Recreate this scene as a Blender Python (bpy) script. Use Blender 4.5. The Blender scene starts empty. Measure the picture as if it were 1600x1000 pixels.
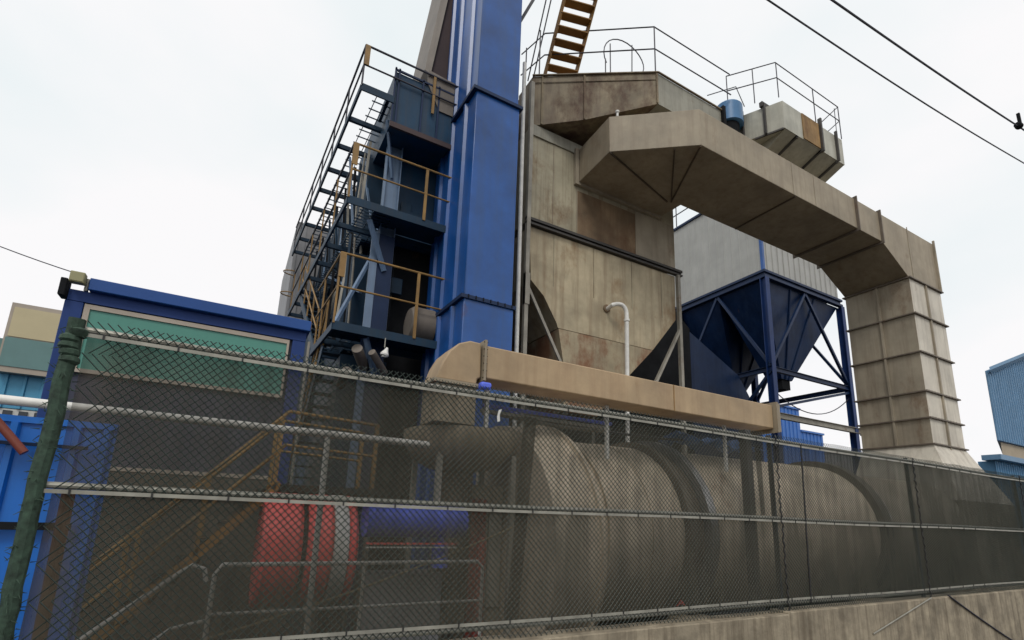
import bpy, math, random
from mathutils import Vector, Matrix
R = math.radians
random.seed(7)
scene = bpy.context.scene
COL = scene.collection

# ------------------------------------------------------------------ camera
YAW, PITCH, ROLL, FPX = 0.501222, 0.220137, 0.036414, 793.78
F = Vector((math.sin(YAW)*math.cos(PITCH), math.cos(YAW)*math.cos(PITCH), math.sin(PITCH)))
s0 = Vector((math.cos(YAW), -math.sin(YAW), 0)); u0 = s0.cross(F)
S = math.cos(ROLL)*s0 + math.sin(ROLL)*u0
U = -math.sin(ROLL)*s0 + math.cos(ROLL)*u0
cam_d = bpy.data.cameras.new('camera'); cam = bpy.data.objects.new('camera', cam_d); COL.objects.link(cam)
cam.matrix_world = Matrix(((S.x, U.x, -F.x, 0), (S.y, U.y, -F.y, 0), (S.z, U.z, -F.z, 2.5), (0, 0, 0, 1)))
cam_d.sensor_width = 36; cam_d.lens = FPX/1600*36; cam_d.shift_y = 125.5/1600
cam_d.clip_start = 0.05; cam_d.clip_end = 3000
scene.camera = cam
scene.view_settings.view_transform = 'Standard'; scene.view_settings.look = 'None'
scene.view_settings.exposure = 0.0; scene.view_settings.gamma = 1

# ------------------------------------------------------------------ world: overcast sky
SUN_EL, SUN_AZ = R(50), R(212)      # azimuth measured from +Y towards +X : light comes from the street side, left
w = bpy.data.worlds.new('World'); scene.world = w; w.use_nodes = True
nt = w.node_tree; N = nt.nodes; Lk = nt.links; N.clear()
out = N.new('ShaderNodeOutputWorld'); bg = N.new('ShaderNodeBackground'); bg.inputs[1].default_value = 0.1
sky = N.new('ShaderNodeTexSky'); sky.sky_type = 'NISHITA'; sky.sun_disc = False
sky.sun_elevation = SUN_EL; sky.sun_rotation = SUN_AZ
tc = N.new('ShaderNodeTexCoord'); mp = N.new('ShaderNodeMapping'); mp.inputs['Scale'].default_value = (1, 1, 1.8)
nz = N.new('ShaderNodeTexNoise'); nz.inputs['Scale'].default_value = 1.15; nz.inputs['Detail'].default_value = 5; nz.inputs['Roughness'].default_value = .5
cr = N.new('ShaderNodeValToRGB')
cr.color_ramp.elements[0].position = .33; cr.color_ramp.elements[0].color = (8.35, 9.0, 9.2, 1)
cr.color_ramp.elements[1].position = .50; cr.color_ramp.elements[1].color = (9.75, 9.65, 9.75, 1)
mx = N.new('ShaderNodeMixRGB'); mx.inputs[0].default_value = .985
Lk.new(tc.outputs['Generated'], mp.inputs[0]); Lk.new(mp.outputs[0], nz.inputs[0]); Lk.new(nz.outputs[0], cr.inputs[0])
Lk.new(sky.outputs[0], mx.inputs[1]); Lk.new(cr.outputs[0], mx.inputs[2]); Lk.new(mx.outputs[0], bg.inputs[0]); Lk.new(bg.outputs[0], out.inputs[0])
sd = bpy.data.lights.new('sun', 'SUN'); sd.energy = 1.1; sd.angle = R(18); sd.color = (1, .96, .9)
so = bpy.data.objects.new('sun', sd); COL.objects.link(so)
dirv = Vector((math.sin(SUN_AZ)*math.cos(SUN_EL), math.cos(SUN_AZ)*math.cos(SUN_EL), math.sin(SUN_EL)))
so.rotation_euler = dirv.to_track_quat('Z', 'Y').to_euler(); so.location = (0, -5, 30)

# ------------------------------------------------------------------ materials
def mat(name, col, rough=.55, metal=0., var=.25, streak=.0, scol=(.05, .04, .03), rust=0., rcol=(.13, .055, .02), scale=1.2, bump=.15, spec=.5, sscale=5.):
    m = bpy.data.materials.new(name); m.use_nodes = True
    n = m.node_tree.nodes; l = m.node_tree.links; b = n['Principled BSDF']
    b.inputs['Roughness'].default_value = rough; b.inputs['Metallic'].default_value = metal
    b.inputs['Specular IOR Level'].default_value = spec
    t = n.new('ShaderNodeTexCoord')
    n1 = n.new('ShaderNodeTexNoise'); n1.inputs['Scale'].default_value = scale; n1.inputs['Detail'].default_value = 8; n1.inputs['Roughness'].default_value = .62
    l.new(t.outputs['Object'], n1.inputs['Vector'])
    r1 = n.new('ShaderNodeMapRange'); r1.inputs[1].default_value = .3; r1.inputs[2].default_value = .7
    r1.inputs[3].default_value = 1-var; r1.inputs[4].default_value = 1+var*.45
    l.new(n1.outputs[0], r1.inputs[0])
    mul = n.new('ShaderNodeMixRGB'); mul.blend_type = 'MULTIPLY'; mul.inputs[0].default_value = 1
    mul.inputs[1].default_value = (*col, 1); l.new(r1.outputs[0], mul.inputs[2]); cur = mul.outputs[0]
    if streak:
        mpn = n.new('ShaderNodeMapping'); mpn.inputs['Scale'].default_value = (sscale, sscale, .35); l.new(t.outputs['Object'], mpn.inputs[0])
        n2 = n.new('ShaderNodeTexNoise'); n2.inputs['Scale'].default_value = 1.; n2.inputs['Detail'].default_value = 6; n2.inputs['Roughness'].default_value = .7
        l.new(mpn.outputs[0], n2.inputs['Vector'])
        r2 = n.new('ShaderNodeMapRange'); r2.inputs[1].default_value = .46; r2.inputs[2].default_value = .72; r2.inputs[3].default_value = 0; r2.inputs[4].default_value = streak
        l.new(n2.outputs[0], r2.inputs[0])
        m2 = n.new('ShaderNodeMixRGB'); l.new(r2.outputs[0], m2.inputs[0]); l.new(cur, m2.inputs[1]); m2.inputs[2].default_value = (*scol, 1); cur = m2.outputs[0]
    if rust:
        n3 = n.new('ShaderNodeTexNoise'); n3.inputs['Scale'].default_value = scale*.7; n3.inputs['Detail'].default_value = 12; n3.inputs['Roughness'].default_value = .7
        mo = n.new('ShaderNodeMapping'); mo.inputs['Location'].default_value = (3.1, 7.7, 1.3); mo.inputs['Scale'].default_value = (1.2, 1.2, .7); l.new(t.outputs['Object'], mo.inputs[0]); l.new(mo.outputs[0], n3.inputs['Vector'])
        r3 = n.new('ShaderNodeMapRange'); lo = .66-.25*rust; r3.inputs[1].default_value = lo; r3.inputs[2].default_value = lo+.14
        l.new(n3.outputs[0], r3.inputs[0]); r3.inputs[3].default_value = 0; r3.inputs[4].default_value = .85
        m3 = n.new('ShaderNodeMixRGB'); l.new(r3.outputs[0], m3.inputs[0]); l.new(cur, m3.inputs[1]); m3.inputs[2].default_value = (*rcol, 1); cur = m3.outputs[0]
        rr = n.new('ShaderNodeMapRange'); rr.inputs[3].default_value = rough; rr.inputs[4].default_value = .9; l.new(r3.outputs[0], rr.inputs[0]); l.new(rr.outputs[0], b.inputs['Roughness'])
    l.new(cur, b.inputs['Base Color'])
    if bump:
        n4 = n.new('ShaderNodeTexNoise'); n4.inputs['Scale'].default_value = 3.; n4.inputs['Detail'].default_value = 6; l.new(t.outputs['Object'], n4.inputs['Vector'])
        bp = n.new('ShaderNodeBump'); bp.inputs['Strength'].default_value = bump; bp.inputs['Distance'].default_value = .05
        l.new(n4.outputs[0], bp.inputs['Height']); l.new(bp.outputs[0], b.inputs['Normal'])
    return m

M = dict(
 beige=mat('beige_painted_steel', (.34, .285, .20), .6, var=.28, streak=.5, scol=(.17, .12, .075), rust=.22, rcol=(.2, .135, .08), bump=.22),
 beige_clean=mat('clean_beige_paint', (.45, .325, .19), .55, var=.3, streak=.5, scol=(.28, .17, .09), rust=.2, rcol=(.30, .19, .10), bump=.2),
 flange=mat('dark_flange_steel', (.16, .13, .10), .6, var=.3, rust=.3, scale=3),
 drumring=mat('dusty_ring_steel', (.15, .125, .095), .7, .1, var=.35),
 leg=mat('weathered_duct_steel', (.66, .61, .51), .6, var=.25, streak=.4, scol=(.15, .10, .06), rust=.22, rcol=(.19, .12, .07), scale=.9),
 leg_side=mat('stained_shaded_duct_steel', (.36, .31, .23), .65, var=.3, streak=.45, scol=(.12, .08, .05), rust=.4, rcol=(.17, .10, .055), scale=.9),  # stained; on the leg's side sheet the tone also holds its shade
 silo=mat('dirty_cream_steel', (.40, .36, .255), .6, var=.4, streak=.75, scol=(.13, .085, .04), rust=.48, rcol=(.17, .095, .042), scale=.9, sscale=8.),
 silo_low=mat('scuffed_cream_steel', (.46, .39, .26), .65, var=.4, streak=.6, scol=(.17, .10, .05), rust=.5, rcol=(.24, .14, .065), scale=1.1, sscale=6.),
 silo_rust=mat('brown_stained_cream_steel', (.38, .32, .21), .65, var=.35, streak=.6, scol=(.17, .09, .045), rust=.85, rcol=(.19, .075, .035), scale=1.3),
 rustplate=mat('rusted_steel_plate', (.24, .165, .095), .8, var=.5, streak=.7, scol=(.13, .075, .04), rust=.6, rcol=(.14, .075, .04)),
 hood=mat('rust_stained_hood_steel', (.24, .19, .115), .65, var=.5, streak=.8, scol=(.085, .045, .03), rust=.75, rcol=(.085, .045, .033), scale=1.3, sscale=3.5),
 hoodg=mat('pale_hood_steel', (.30, .29, .235), .6, var=.3, streak=.5, scol=(.1, .08, .05), rust=.15),
 greybox=mat('pale_grey_green_steel', (.47, .46, .385), .6, var=.3, streak=.4, scol=(.14, .12, .08), rust=.1),
 dirty_under=mat('dusty_brown_steel', (.11, .085, .06), .8, var=.35, streak=.2, rust=.2),
 ochre=mat('ochre_rusted_panel', (.36, .22, .09), .8, var=.5, streak=.7, scol=(.08, .045, .02), rust=.4),
 blue=mat('blue_painted_steel', (.009, .082, .31), .30, var=.35, streak=.5, scol=(.03, .07, .15), rust=.06, bump=.04, spec=.5),
 navy=mat('navy_painted_steel', (.005, .022, .072), .5, var=.3, streak=.3, scol=(.02, .025, .05), bump=.05, spec=.3),
 navyleg=mat('mid_blue_leg_paint', (.009, .035, .14), .5, var=.3, streak=.3, scol=(.03, .05, .1), bump=.05, spec=.3),
 navyhop=mat('navy_hopper_steel', (.004, .019, .065), .42, var=.4, streak=.5, scol=(.02, .04, .09), rust=.05, bump=.1, spec=.18),
 cabin=mat('royal_blue_paint', (.010, .040, .17), .55, spec=.3, var=.15, bump=.03),
 fasciab=mat('bright_blue_fascia_paint', (.012, .068, .26), .5, spec=.35, var=.15, bump=.03),
 teal=mat('blue_green_machine_paint', (.008, .045, .095), .5, spec=.3, var=.35, streak=.4, scol=(.06, .05, .04), rust=.1),
 steelblue=mat('light_blue_column_paint', (.16, .24, .36), .4, var=.2, streak=.3),
 walk=mat('dark_blue_walkway_steel', (.009, .036, .07), .6, spec=.3, var=.3, streak=.3, rust=.12),
 dark=mat('dark_grimy_shade_steel', (.014, .015, .017), .85, var=.5, rust=.1, spec=.12),  # near-black for grimy parts; on filler boxes the shade is in the colour
 darkrail=mat('dark_rail_paint', (.035, .035, .05), .5, var=.3, bump=0),
 yellow=mat('worn_yellow_rail_paint', (.30, .17, .045), .55, var=.4, streak=.3, scol=(.12, .07, .03), rust=.2, scale=3, bump=0),
 ochrestair=mat('ochre_stair_paint', (.30, .15, .03), .6, var=.4, rust=.2, bump=0),
 galv=mat('galvanised_tube', (.33, .32, .27), .45, .35, var=.3, scale=4, bump=0, rust=.12),
 strip=mat('pale_clamping_strip', (.33, .32, .27), .5, .2, var=.35, scale=5, bump=0, rust=.1),
 white=mat('white_pipe_paint', (.78, .77, .72), .45, var=.25, scale=4, bump=0),
 greyst=mat('grey_structural_steel', (.33, .31, .26), .6, var=.35, streak=.3, rust=.3, scale=2),
 clad=mat('pale_ribbed_cladding', (.38, .38, .355), .45, var=.15, streak=.3, scol=(.25, .25, .24), bump=.03),
 cladgrey=mat('grey_building_cladding', (.25, .25, .26), .6, var=.2, streak=.3),
 brown=mat('brown_shaded_steel', (.06, .035, .035), .7, var=.3, streak=.2),  # brown flange steel; on the chute it carries the underside's shade
 chute=mat('grey_chute_steel', (.20, .17, .14), .6, var=.3, streak=.3),
 drum=mat('dusty_drum_shell', (.68, .58, .44), .65, var=.35, streak=.35, scol=(.2, .15, .1), rust=.2, rcol=(.22, .13, .08), scale=1.),
 ring=mat('bright_worn_ring_steel', (.5, .5, .5), .35, .8, var=.3),
 ringdark=mat('dark_ring_steel', (.07, .065, .06), .6, .3, var=.3),
 red=mat('red_enamel', (.85, .13, .12), .35, var=.2, bump=0),
 reddull=mat('faded_red_panel', (.30, .06, .045), .6, var=.4, bump=0),
 whiteband=mat('white_enamel', (.62, .62, .58), .4, var=.1, bump=0),
 pipeblue=mat('violet_blue_pipe_paint', (.09, .15, .75), .4, var=.2, bump=0),
 concrete=mat('stained_concrete', (.33, .28, .20), .9, var=.5, streak=.95, scol=(.11, .085, .055), scale=3.2, bump=.8, sscale=9.),
 asphalt=mat('asphalt', (.055, .055, .055), .9, var=.3, scale=6, bump=.3),
 yard=mat('dusty_yard_concrete', (.042, .036, .03), .95, var=.4, scale=.8, bump=.4),
 pave=mat('grey_paving', (.13, .125, .115), .9, var=.3, scale=3, bump=.3),
 green_net=mat('dark_green_plastic_wrap', (.04, .075, .05), .85, var=.7, scale=18, bump=.6),
 wire=mat('dark_green_coated_wire', (.02, .035, .028), .5, var=.3, scale=9, bump=0),
 clamp=mat('black_cable_tie', (.02, .02, .02), .6, bump=0),
 brightblue=mat('bright_blue_corrugated_steel', (.012, .17, .62), .4, var=.15, streak=.2, scol=(.01, .08, .3), bump=.03),
 redpipe=mat('red_brown_pipe_paint', (.22, .05, .03), .5, var=.3, bump=0),
 glassgreen=mat('sea_green_window_film', (.075, .27, .21), .4, var=.12, streak=.2, scol=(.04, .2, .17), scale=.6, bump=0),
 frame=mat('beige_window_frame', (.42, .36, .29), .5, var=.2, bump=0),
 cabinwall=mat('slate_blue_cabin_wall', (.05, .055, .085), .7, var=.3, streak=.3, scol=(.03, .03, .04)),
 brick=mat('dirty_plinth_render', (.10, .09, .075), .9, var=.4, streak=.3),
 lampbox=mat('khaki_lamp_housing', (.30, .28, .14), .5, var=.2, bump=0),
 lightblue=mat('light_blue_cladding', (.11, .27, .45), .5, var=.1, streak=.15, scol=(.08, .2, .35), bump=0),
 lightblue2=mat('dusty_blue_gable_cladding', (.14, .27, .42), .5, var=.12, streak=.3, scol=(.09, .17, .28), bump=0),
 farblue=mat('distant_blue_cladding', (.05, .17, .50), .5, var=.12, bump=0),
 creamwall=mat('cream_render', (.42, .34, .24), .8, var=.15, bump=0),
 yellowpane=mat('pale_yellow_pane', (.55, .47, .28), .4, var=.1, bump=0),
 tealpane=mat('grey_green_pane', (.13, .25, .24), .3, var=.2, bump=0),
 fadeblue=mat('pale_cyan_panel', (.08, .33, .52), .5, var=.12, bump=0),
 darkglass=mat('dark_window_glass', (.03, .035, .045), .15, bump=0),
 bluedrum=mat('sky_blue_drum_paint', (.06, .19, .38), .4, var=.2, bump=0),
 cable=mat('black_cable', (.02, .02, .035), .6, bump=0),
 yellowcable=mat('tan_rope', (.40, .32, .18), .7, bump=0),
 scrap=mat('blue_tarpaulin', (.10, .25, .60), .5, var=.6, scale=5, bump=.5),
)

def net_material(name, alpha, col=(.092, .083, .066)):
    m = bpy.data.materials.new(name); m.use_nodes = True
    n = m.node_tree.nodes; l = m.node_tree.links; n.clear()
    o = n.new('ShaderNodeOutputMaterial'); mix = n.new('ShaderNodeMixShader'); tr = n.new('ShaderNodeBsdfTransparent'); df = n.new('ShaderNodeBsdfDiffuse')
    df.inputs[0].default_value = (*col, 1)
    t = n.new('ShaderNodeTexCoord'); mpn = n.new('ShaderNodeMapping'); mpn.inputs['Scale'].default_value = (9, 1, .6)
    l.new(t.outputs['Object'], mpn.inputs[0])
    n1 = n.new('ShaderNodeTexNoise'); n1.inputs['Scale'].default_value = 1; n1.inputs['Detail'].default_value = 7; l.new(mpn.outputs[0], n1.inputs[0])
    n2 = n.new('ShaderNodeTexNoise'); n2.inputs['Scale'].default_value = 1.7; n2.inputs['Detail'].default_value = 4; l.new(t.outputs['Object'], n2.inputs[0])
    ad = n.new('ShaderNodeMath'); ad.operation = 'ADD'; l.new(n1.outputs[0], ad.inputs[0]); l.new(n2.outputs[0], ad.inputs[1])
    mr = n.new('ShaderNodeMapRange'); mr.inputs[1].default_value = .6; mr.inputs[2].default_value = 1.4
    mr.inputs[1].default_value = .72; mr.inputs[2].default_value = 1.28; mr.inputs[3].default_value = alpha-.15; mr.inputs[4].default_value = min(alpha+.12, .98)
    dc = n.new('ShaderNodeMixRGB'); dc.inputs[1].default_value = (col[0]*.6, col[1]*.6, col[2]*.6, 1); dc.inputs[2].default_value = (col[0]*1.7, col[1]*1.6, col[2]*1.45, 1); n3 = n.new('ShaderNodeTexNoise'); n3.inputs['Scale'].default_value = 2.6; n3.inputs['Detail'].default_value = 9; n3.inputs['Roughness'].default_value = .7
    mp3 = n.new('ShaderNodeMapping'); mp3.inputs['Scale'].default_value = (2.6, 1, .5); l.new(t.outputs['Object'], mp3.inputs[0]); l.new(mp3.outputs[0], n3.inputs[0]); l.new(n3.outputs[0], dc.inputs[0]); l.new(dc.outputs[0], df.inputs[0])
    n5 = n.new('ShaderNodeTexNoise'); n5.inputs['Scale'].default_value = 28; n5.inputs['Detail'].default_value = 3; l.new(t.outputs['Object'], n5.inputs[0]); ad2 = n.new('ShaderNodeMath'); ad2.operation = 'MULTIPLY_ADD'; ad2.inputs[1].default_value = .45; l.new(n5.outputs[0], ad2.inputs[0]); l.new(ad.outputs[0], ad2.inputs[2]); sb = n.new('ShaderNodeMath'); sb.operation = 'SUBTRACT'; sb.inputs[1].default_value = .225; l.new(ad2.outputs[0], sb.inputs[0]); l.new(sb.outputs[0], mr.inputs[0])
    l.new(ad.outputs[0], mr.inputs[0]); l.new(mr.outputs[0], mix.inputs[0])
    l.new(tr.outputs[0], mix.inputs[1]); l.new(df.outputs[0], mix.inputs[2]); l.new(mix.outputs[0], o.inputs[0])
    return m
NETU = [net_material('black_shade_net', .63), net_material('black_shade_net_tight', .66), net_material('black_shade_net_tighter', .82)]
NETL = [net_material('denser_shade_net', .73), net_material('denser_shade_net_tight', .80), net_material('denser_shade_net_tighter', .88)]

# ------------------------------------------------------------------ mesh builder
class MB:
    def __init__(s): s.v = []; s.f = []
    def add(s, vs, fs):
        o = len(s.v); s.v += [Vector(p) for p in vs]; s.f += [tuple(i+o for i in f) for f in fs]; return s
    def hexa(s, p):
        return s.add(p, [(3, 2, 1, 0), (4, 5, 6, 7), (0, 1, 5, 4), (1, 2, 6, 5), (2, 3, 7, 6), (3, 0, 4, 7)])
    def box(s, x0, x1, y0, y1, z0, z1):
        return s.hexa([(x0, y0, z0), (x1, y0, z0), (x1, y1, z0), (x0, y1, z0), (x0, y0, z1), (x1, y0, z1), (x1, y1, z1), (x0, y1, z1)])
    def prism(s, poly, vec):
        n = len(poly); v = Vector(vec); a = [Vector(p) for p in poly]
        fs = [tuple(range(n))[::-1], tuple(range(n, 2*n))] + [(i, (i+1) % n, n+(i+1) % n, n+i) for i in range(n)]
        return s.add(a+[p+v for p in a], fs)
    def beam(s, p, q, w, h=None, up=(0, 0, 1)):
        h = h or w; p = Vector(p); q = Vector(q); d = (q-p).normalized(); u = Vector(up)
        if abs(d.dot(u)) > .98: u = Vector((0, 1, 0))
        a = d.cross(u).normalized(); b = a.cross(d).normalized(); a *= w/2; b *= h/2
        return s.hexa([p-a-b, p+a-b, p+a+b, p-a+b, q-a-b, q+a-b, q+a+b, q-a+b])
    def ibeam(s, p, q, w, h, t=.015, up=(0, 0, 1)):
        p = Vector(p); q = Vector(q); d = (q-p).normalized(); u = Vector(up)
        if abs(d.dot(u)) > .98: u = Vector((0, 1, 0))
        a = d.cross(u).normalized(); b = a.cross(d).normalized()
        s.beam(p+b*(h/2), q+b*(h/2), w, t, up); s.beam(p-b*(h/2), q-b*(h/2), w, t, up); s.beam(p, q, t, h-t-.001, up)
        return s
    def tube(s, p, q, r, r2=None, n=10):
        r2 = r if r2 is None else r2; p = Vector(p); q = Vector(q); d = (q-p).normalized()
        u = Vector((0, 0, 1)) if abs(d.z) < .9 else Vector((1, 0, 0)); a = d.cross(u).normalized(); b = a.cross(d)
        vs = [p+(a*math.cos(2*math.pi*i/n)+b*math.sin(2*math.pi*i/n))*r for i in range(n)] + [q+(a*math.cos(2*math.pi*i/n)+b*math.sin(2*math.pi*i/n))*r2 for i in range(n)]
        return s.add(vs, [(i, (i+1) % n, n+(i+1) % n, n+i) for i in range(n)]+[tuple(range(n))[::-1], tuple(range(n, 2*n))])
    def path(s, pts, r, n=8):
        pts = [Vector(p) for p in pts]; rings = []; a = None
        for k, p in enumerate(pts):
            d = (pts[min(k+1, len(pts)-1)]-pts[max(k-1, 0)]).normalized()
            if a is None:
                u = Vector((0, 0, 1)) if abs(d.z) < .9 else Vector((1, 0, 0)); a = d.cross(u).normalized()
            else: a = (a-d*a.dot(d)).normalized()
            b = d.cross(a); rings.append([p+(a*math.cos(2*math.pi*i/n)+b*math.sin(2*math.pi*i/n))*r for i in range(n)])
        vs = [v for g in rings for v in g]; fs = []
        for k in range(len(pts)-1):
            fs += [(k*n+i, k*n+(i+1) % n, (k+1)*n+(i+1) % n, (k+1)*n+i) for i in range(n)]
        fs += [tuple(range(n))[::-1], tuple(range((len(pts)-1)*n, len(pts)*n))]
        return s.add(vs, fs)
    def lathe(s, c, axis, prof, n=48):
        c = Vector(c); d = Vector(axis).normalized(); u = Vector((0, 0, 1)) if abs(d.z) < .9 else Vector((1, 0, 0)); a = d.cross(u).normalized(); b = a.cross(d)
        vs = []
        for (t, r) in prof: vs += [c+d*t+(a*math.cos(2*math.pi*i/n)+b*math.sin(2*math.pi*i/n))*r for i in range(n)]
        m = len(prof); fs = []
        for k in range(m-1): fs += [(k*n+i, k*n+(i+1) % n, (k+1)*n+(i+1) % n, (k+1)*n+i) for i in range(n)]
        fs += [tuple(range(n))[::-1], tuple(range((m-1)*n, m*n))]
        return s.add(vs, fs)
    def corr(s, x0, x1, y, z0, z1, pitch=.2, depth=.03, th=.01, z1b=None):
        "ribbed sheet in the XZ plane facing -Y, ribs standing towards -Y; z1b: top height at x1"
        z1b = z1 if z1b is None else z1b
        s.prism([(x0, y, z0), (x1, y, z0), (x1, y, z1b), (x0, y, z1)], (0, th, 0))
        k = x0+pitch/2
        while k < x1-.03:
            zt = z1+(z1b-z1)*(k-x0)/(x1-x0)
            s.prism([(k-.03, y-.001, z0), (k-.018, y-depth, z0), (k+.018, y-depth, z0), (k+.03, y-.001, z0)], (0, 0, zt-z0)); k += pitch
        return s
    def corry(s, x, y0, y1, z0, z1, pitch=.2, depth=.03, th=.01):
        s.box(x, x+th, y0, y1, z0, z1); k = y0+pitch/2
        while k < y1-.03:
            s.prism([(x-.001, k-.03, z0), (x-depth, k-.018, z0), (x-depth, k+.018, z0), (x-.001, k+.03, z0)], (0, 0, z1-z0)); k += pitch
        return s
    def build(s, name, m, parent=None, smooth=True, label=None, bevel=0):
        me = bpy.data.meshes.new(name); off = parent_loc(parent)
        me.from_pydata([tuple(v-off) for v in s.v], [], s.f); me.validate(); me.update()
        import bmesh
        bm = bmesh.new(); bm.from_mesh(me); bmesh.ops.recalc_face_normals(bm, faces=bm.faces); bm.to_mesh(me); bm.free()
        if smooth:
            me.shade_smooth(); me.set_sharp_from_angle(angle=R(32))
        me.materials.append(m); o = bpy.data.objects.new(name, me); COL.objects.link(o)
        if parent is not None: o.parent = parent
        if label: o['label'] = label
        if bevel:
            md = o.modifiers.new('bevel', 'BEVEL'); md.width = bevel; md.segments = 2; md.limit_method = 'ANGLE'; md.angle_limit = R(40)
        return o
def parent_loc(p):
    v = Vector((0, 0, 0))
    while p is not None: v += p.location; p = p.parent
    return v
def thing(name, label, cat, loc=(0, 0, 0), group=None):
    o = bpy.data.objects.new(name, None); COL.objects.link(o); o.location = loc; o.empty_display_size = .3
    o['label'] = label; o['category'] = cat
    if group: o['group'] = group
    return o
def tag(o, label, cat, group=None):
    o['label'] = label; o['category'] = cat
    if group: o['group'] = group
    return o
def struct(o): o['kind'] = 'structure'; return o
def bez(p0, p1, p2, n=10):
    p0, p1, p2 = map(Vector, (p0, p1, p2)); return [(1-t)**2*p0+2*t*(1-t)*p1+t*t*p2 for t in [i/n for i in range(n+1)]]
def sag(p, q, d, n=16):
    p = Vector(p); q = Vector(q); return [p.lerp(q, i/n)-Vector((0, 0, 4*d*(i/n)*(1-i/n))) for i in range(n+1)]
def jit(r): return random.uniform(-r, r)

# ------------------------------------------------------------------ ground
struct(MB().box(-400, 900, -400, 1200, -.5, -.02).build('ground', M['yard'], smooth=False))
struct(MB().box(-60, 200, -6, 2.2, -.019, -.005).build('road', M['asphalt'], smooth=False))
struct(MB().box(-60, 200, 2.2, 3.88, -.018, .13).build('pavement', M['pave'], smooth=False))
struct(MB().box(-60, 200, 4.16, 60, -.018, .01).build('yard', M['yard'], smooth=False))

# ------------------------------------------------------------------ concrete wall under the fence
cw = thing('concrete_wall', 'low stained concrete wall with drip marks under the chain link fence', 'wall', (6, 4, 0))
MB().box(-1.2, 5.88, 3.885, 4.15, 0.131, 1.485).build('wall_section', M['concrete'], cw, bevel=.012)
MB().box(5.895, 16.0, 3.90, 4.15, 0.131, 1.505).build('wall_section', M['concrete'], cw, bevel=.012)
MB().box(16.02, 40., 3.90, 4.15, 0.131, 1.505).build('wall_section', M['concrete'], cw, bevel=.012)
tag(MB().path(sag((9.8, 3.885, 1.53), (12.2, 3.885, .60), .02), .012).build('cable', M['cable']), 'dark cable running down the concrete wall to the right', 'cable')
tag(MB().path(sag((9.25, 3.885, 1.52), (7.6, 3.885, 1.15), .0), .009).build('cable', M['galv']), 'pale thin wire slanting down left across the concrete wall', 'wire')

# ------------------------------------------------------------------ chain link fence
FX0, FX1, FY = -.93, 24.0, 4.0
fence = thing('chain_link_fence', 'long chain link fence with grey rails and dark shade netting on a concrete wall', 'fence', (6, 4, 1.5))
mesh = MB(); pitch = .052; zb, zt = 1.495, 3.60
def wire_line(x, dr):
    pts = []; n = 10
    for i in range(n+1):
        z = zb+(zt-zb)*i/n; xx = x+dr*(z-zb)
        pts.append((xx+.004*math.sin(xx*9+z*5), FY-.028+dr*.0016+.005*math.sin(xx*2.3+z*3), z+.004*math.sin(xx*7)))
    pts = [p for p in pts if FX0+.02 <= p[0] <= 18.5]
    if len(pts) > 1: mesh.path(pts, .0033, 4)
x = FX0-2.3
while x < 18.5:
    wire_line(x, 1); x += pitch
x = FX0
while x < 18.5+2.3:
    wire_line(x, -1); x += pitch
mesh.build('wire_mesh', M['wire'], fence, smooth=False)
# rails: top, middle, bottom with tie clamps, doubled flat strip below the top and middle ones
def rail(z, lab, w=.022, strip=True):
    pts = []; xx = FX0
    while xx <= FX1: pts.append((xx, FY+.004, z+.006*math.sin(xx*1.1+z))); xx += .6
    MB().path(pts, w, 10).build('rail', M['galv'], fence, label=lab)
rail(3.54, 'top rail'); rail(2.565, 'middle rail', .021); rail(1.585, 'bottom rail', .022)
for z in (3.50, 2.53, 1.625):
    strip = MB(); xx = FX0
    while xx < FX1: strip.beam((xx, FY-.036, z+.006*math.sin(xx*1.1+z)), (xx+.6, FY-.036, z+.006*math.sin((xx+.6)*1.1+z)), .006, .024); xx += .6
    strip.build('clamping_strip', M['strip'], fence)
for z in (3.50, 2.53, 1.625):
    xx = FX0+.12
    while xx < 11.5: MB().box(xx, xx+.010, FY-.046, FY-.038, z-.014, z+.02).build('cable_tie', M['clamp'], fence, smooth=False); xx += .42+jit(.05)
for px_, r, m_ in ((5.98, .03, 'clamp'), (9.42, .028, 'clamp'), (13.6, .028, 'clamp'), (18, .03, 'clamp')):
    MB().tube((px_, FY+.05, 1.48), (px_, FY+.05, 3.6), r, n=10).build('post', M['ringdark'], fence)
    lace = MB(); pts = []
    for i in range(60): pts.append((px_+.012*math.sin(i*1.9)+jit(.010), FY-.045+.008*math.cos(i*1.9), 1.5+i*.0355))
    lace.path(pts, .009, 5); lace.build('lacing_rope', M['clamp'], fence)
pts = [(6.52-.0013*i+jit(.007), FY-.036, 3.52-.033*i) for i in range(60)]
MB().path(pts, .011, 5).build('lacing_rope', M['clamp'], fence)
# end post wrapped in green netting
MB().tube((-.96, FY, .13), (-.96, FY, 3.52), .034, n=14).build('end_post', M['galv'], fence)
wrap = MB(); pts = [(-.96+jit(.008), FY-.02+jit(.008), .5+i*.1) for i in range(32)]
wrap.path(pts, .045, 9)
for i in range(260):
    z = random.uniform(.6, 3.55); a = random.uniform(0, 6.28); r = .05
    p = Vector((-.96+math.cos(a)*r, FY-.02+math.sin(a)*r, z)); wrap.tube(p, p+Vector((math.cos(a)*.03+jit(.014), math.sin(a)*.02, jit(.035))), .0035, .001, 4)
wrap.build('green_wrap', M['green_net'], fence)
lump = MB(); 
for i in range(5): 
    lump.lathe((-.95+jit(.02), FY-.03, 3.30+i*.045), (0, 0, 1), [(0, .035), (.02, .052+jit(.006)), (.045, .047+jit(.006)), (.06, .03)], 10)
lump.build('wrap_bundle', M['green_net'], fence)
tag(MB().tube((-.80, FY+.12, .01), (-.84, FY+.12, 2.55), .035, n=12).build('pipe', M['redpipe']), 'brown vertical pipe just behind the green wrapped fence post', 'pipe')
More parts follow.
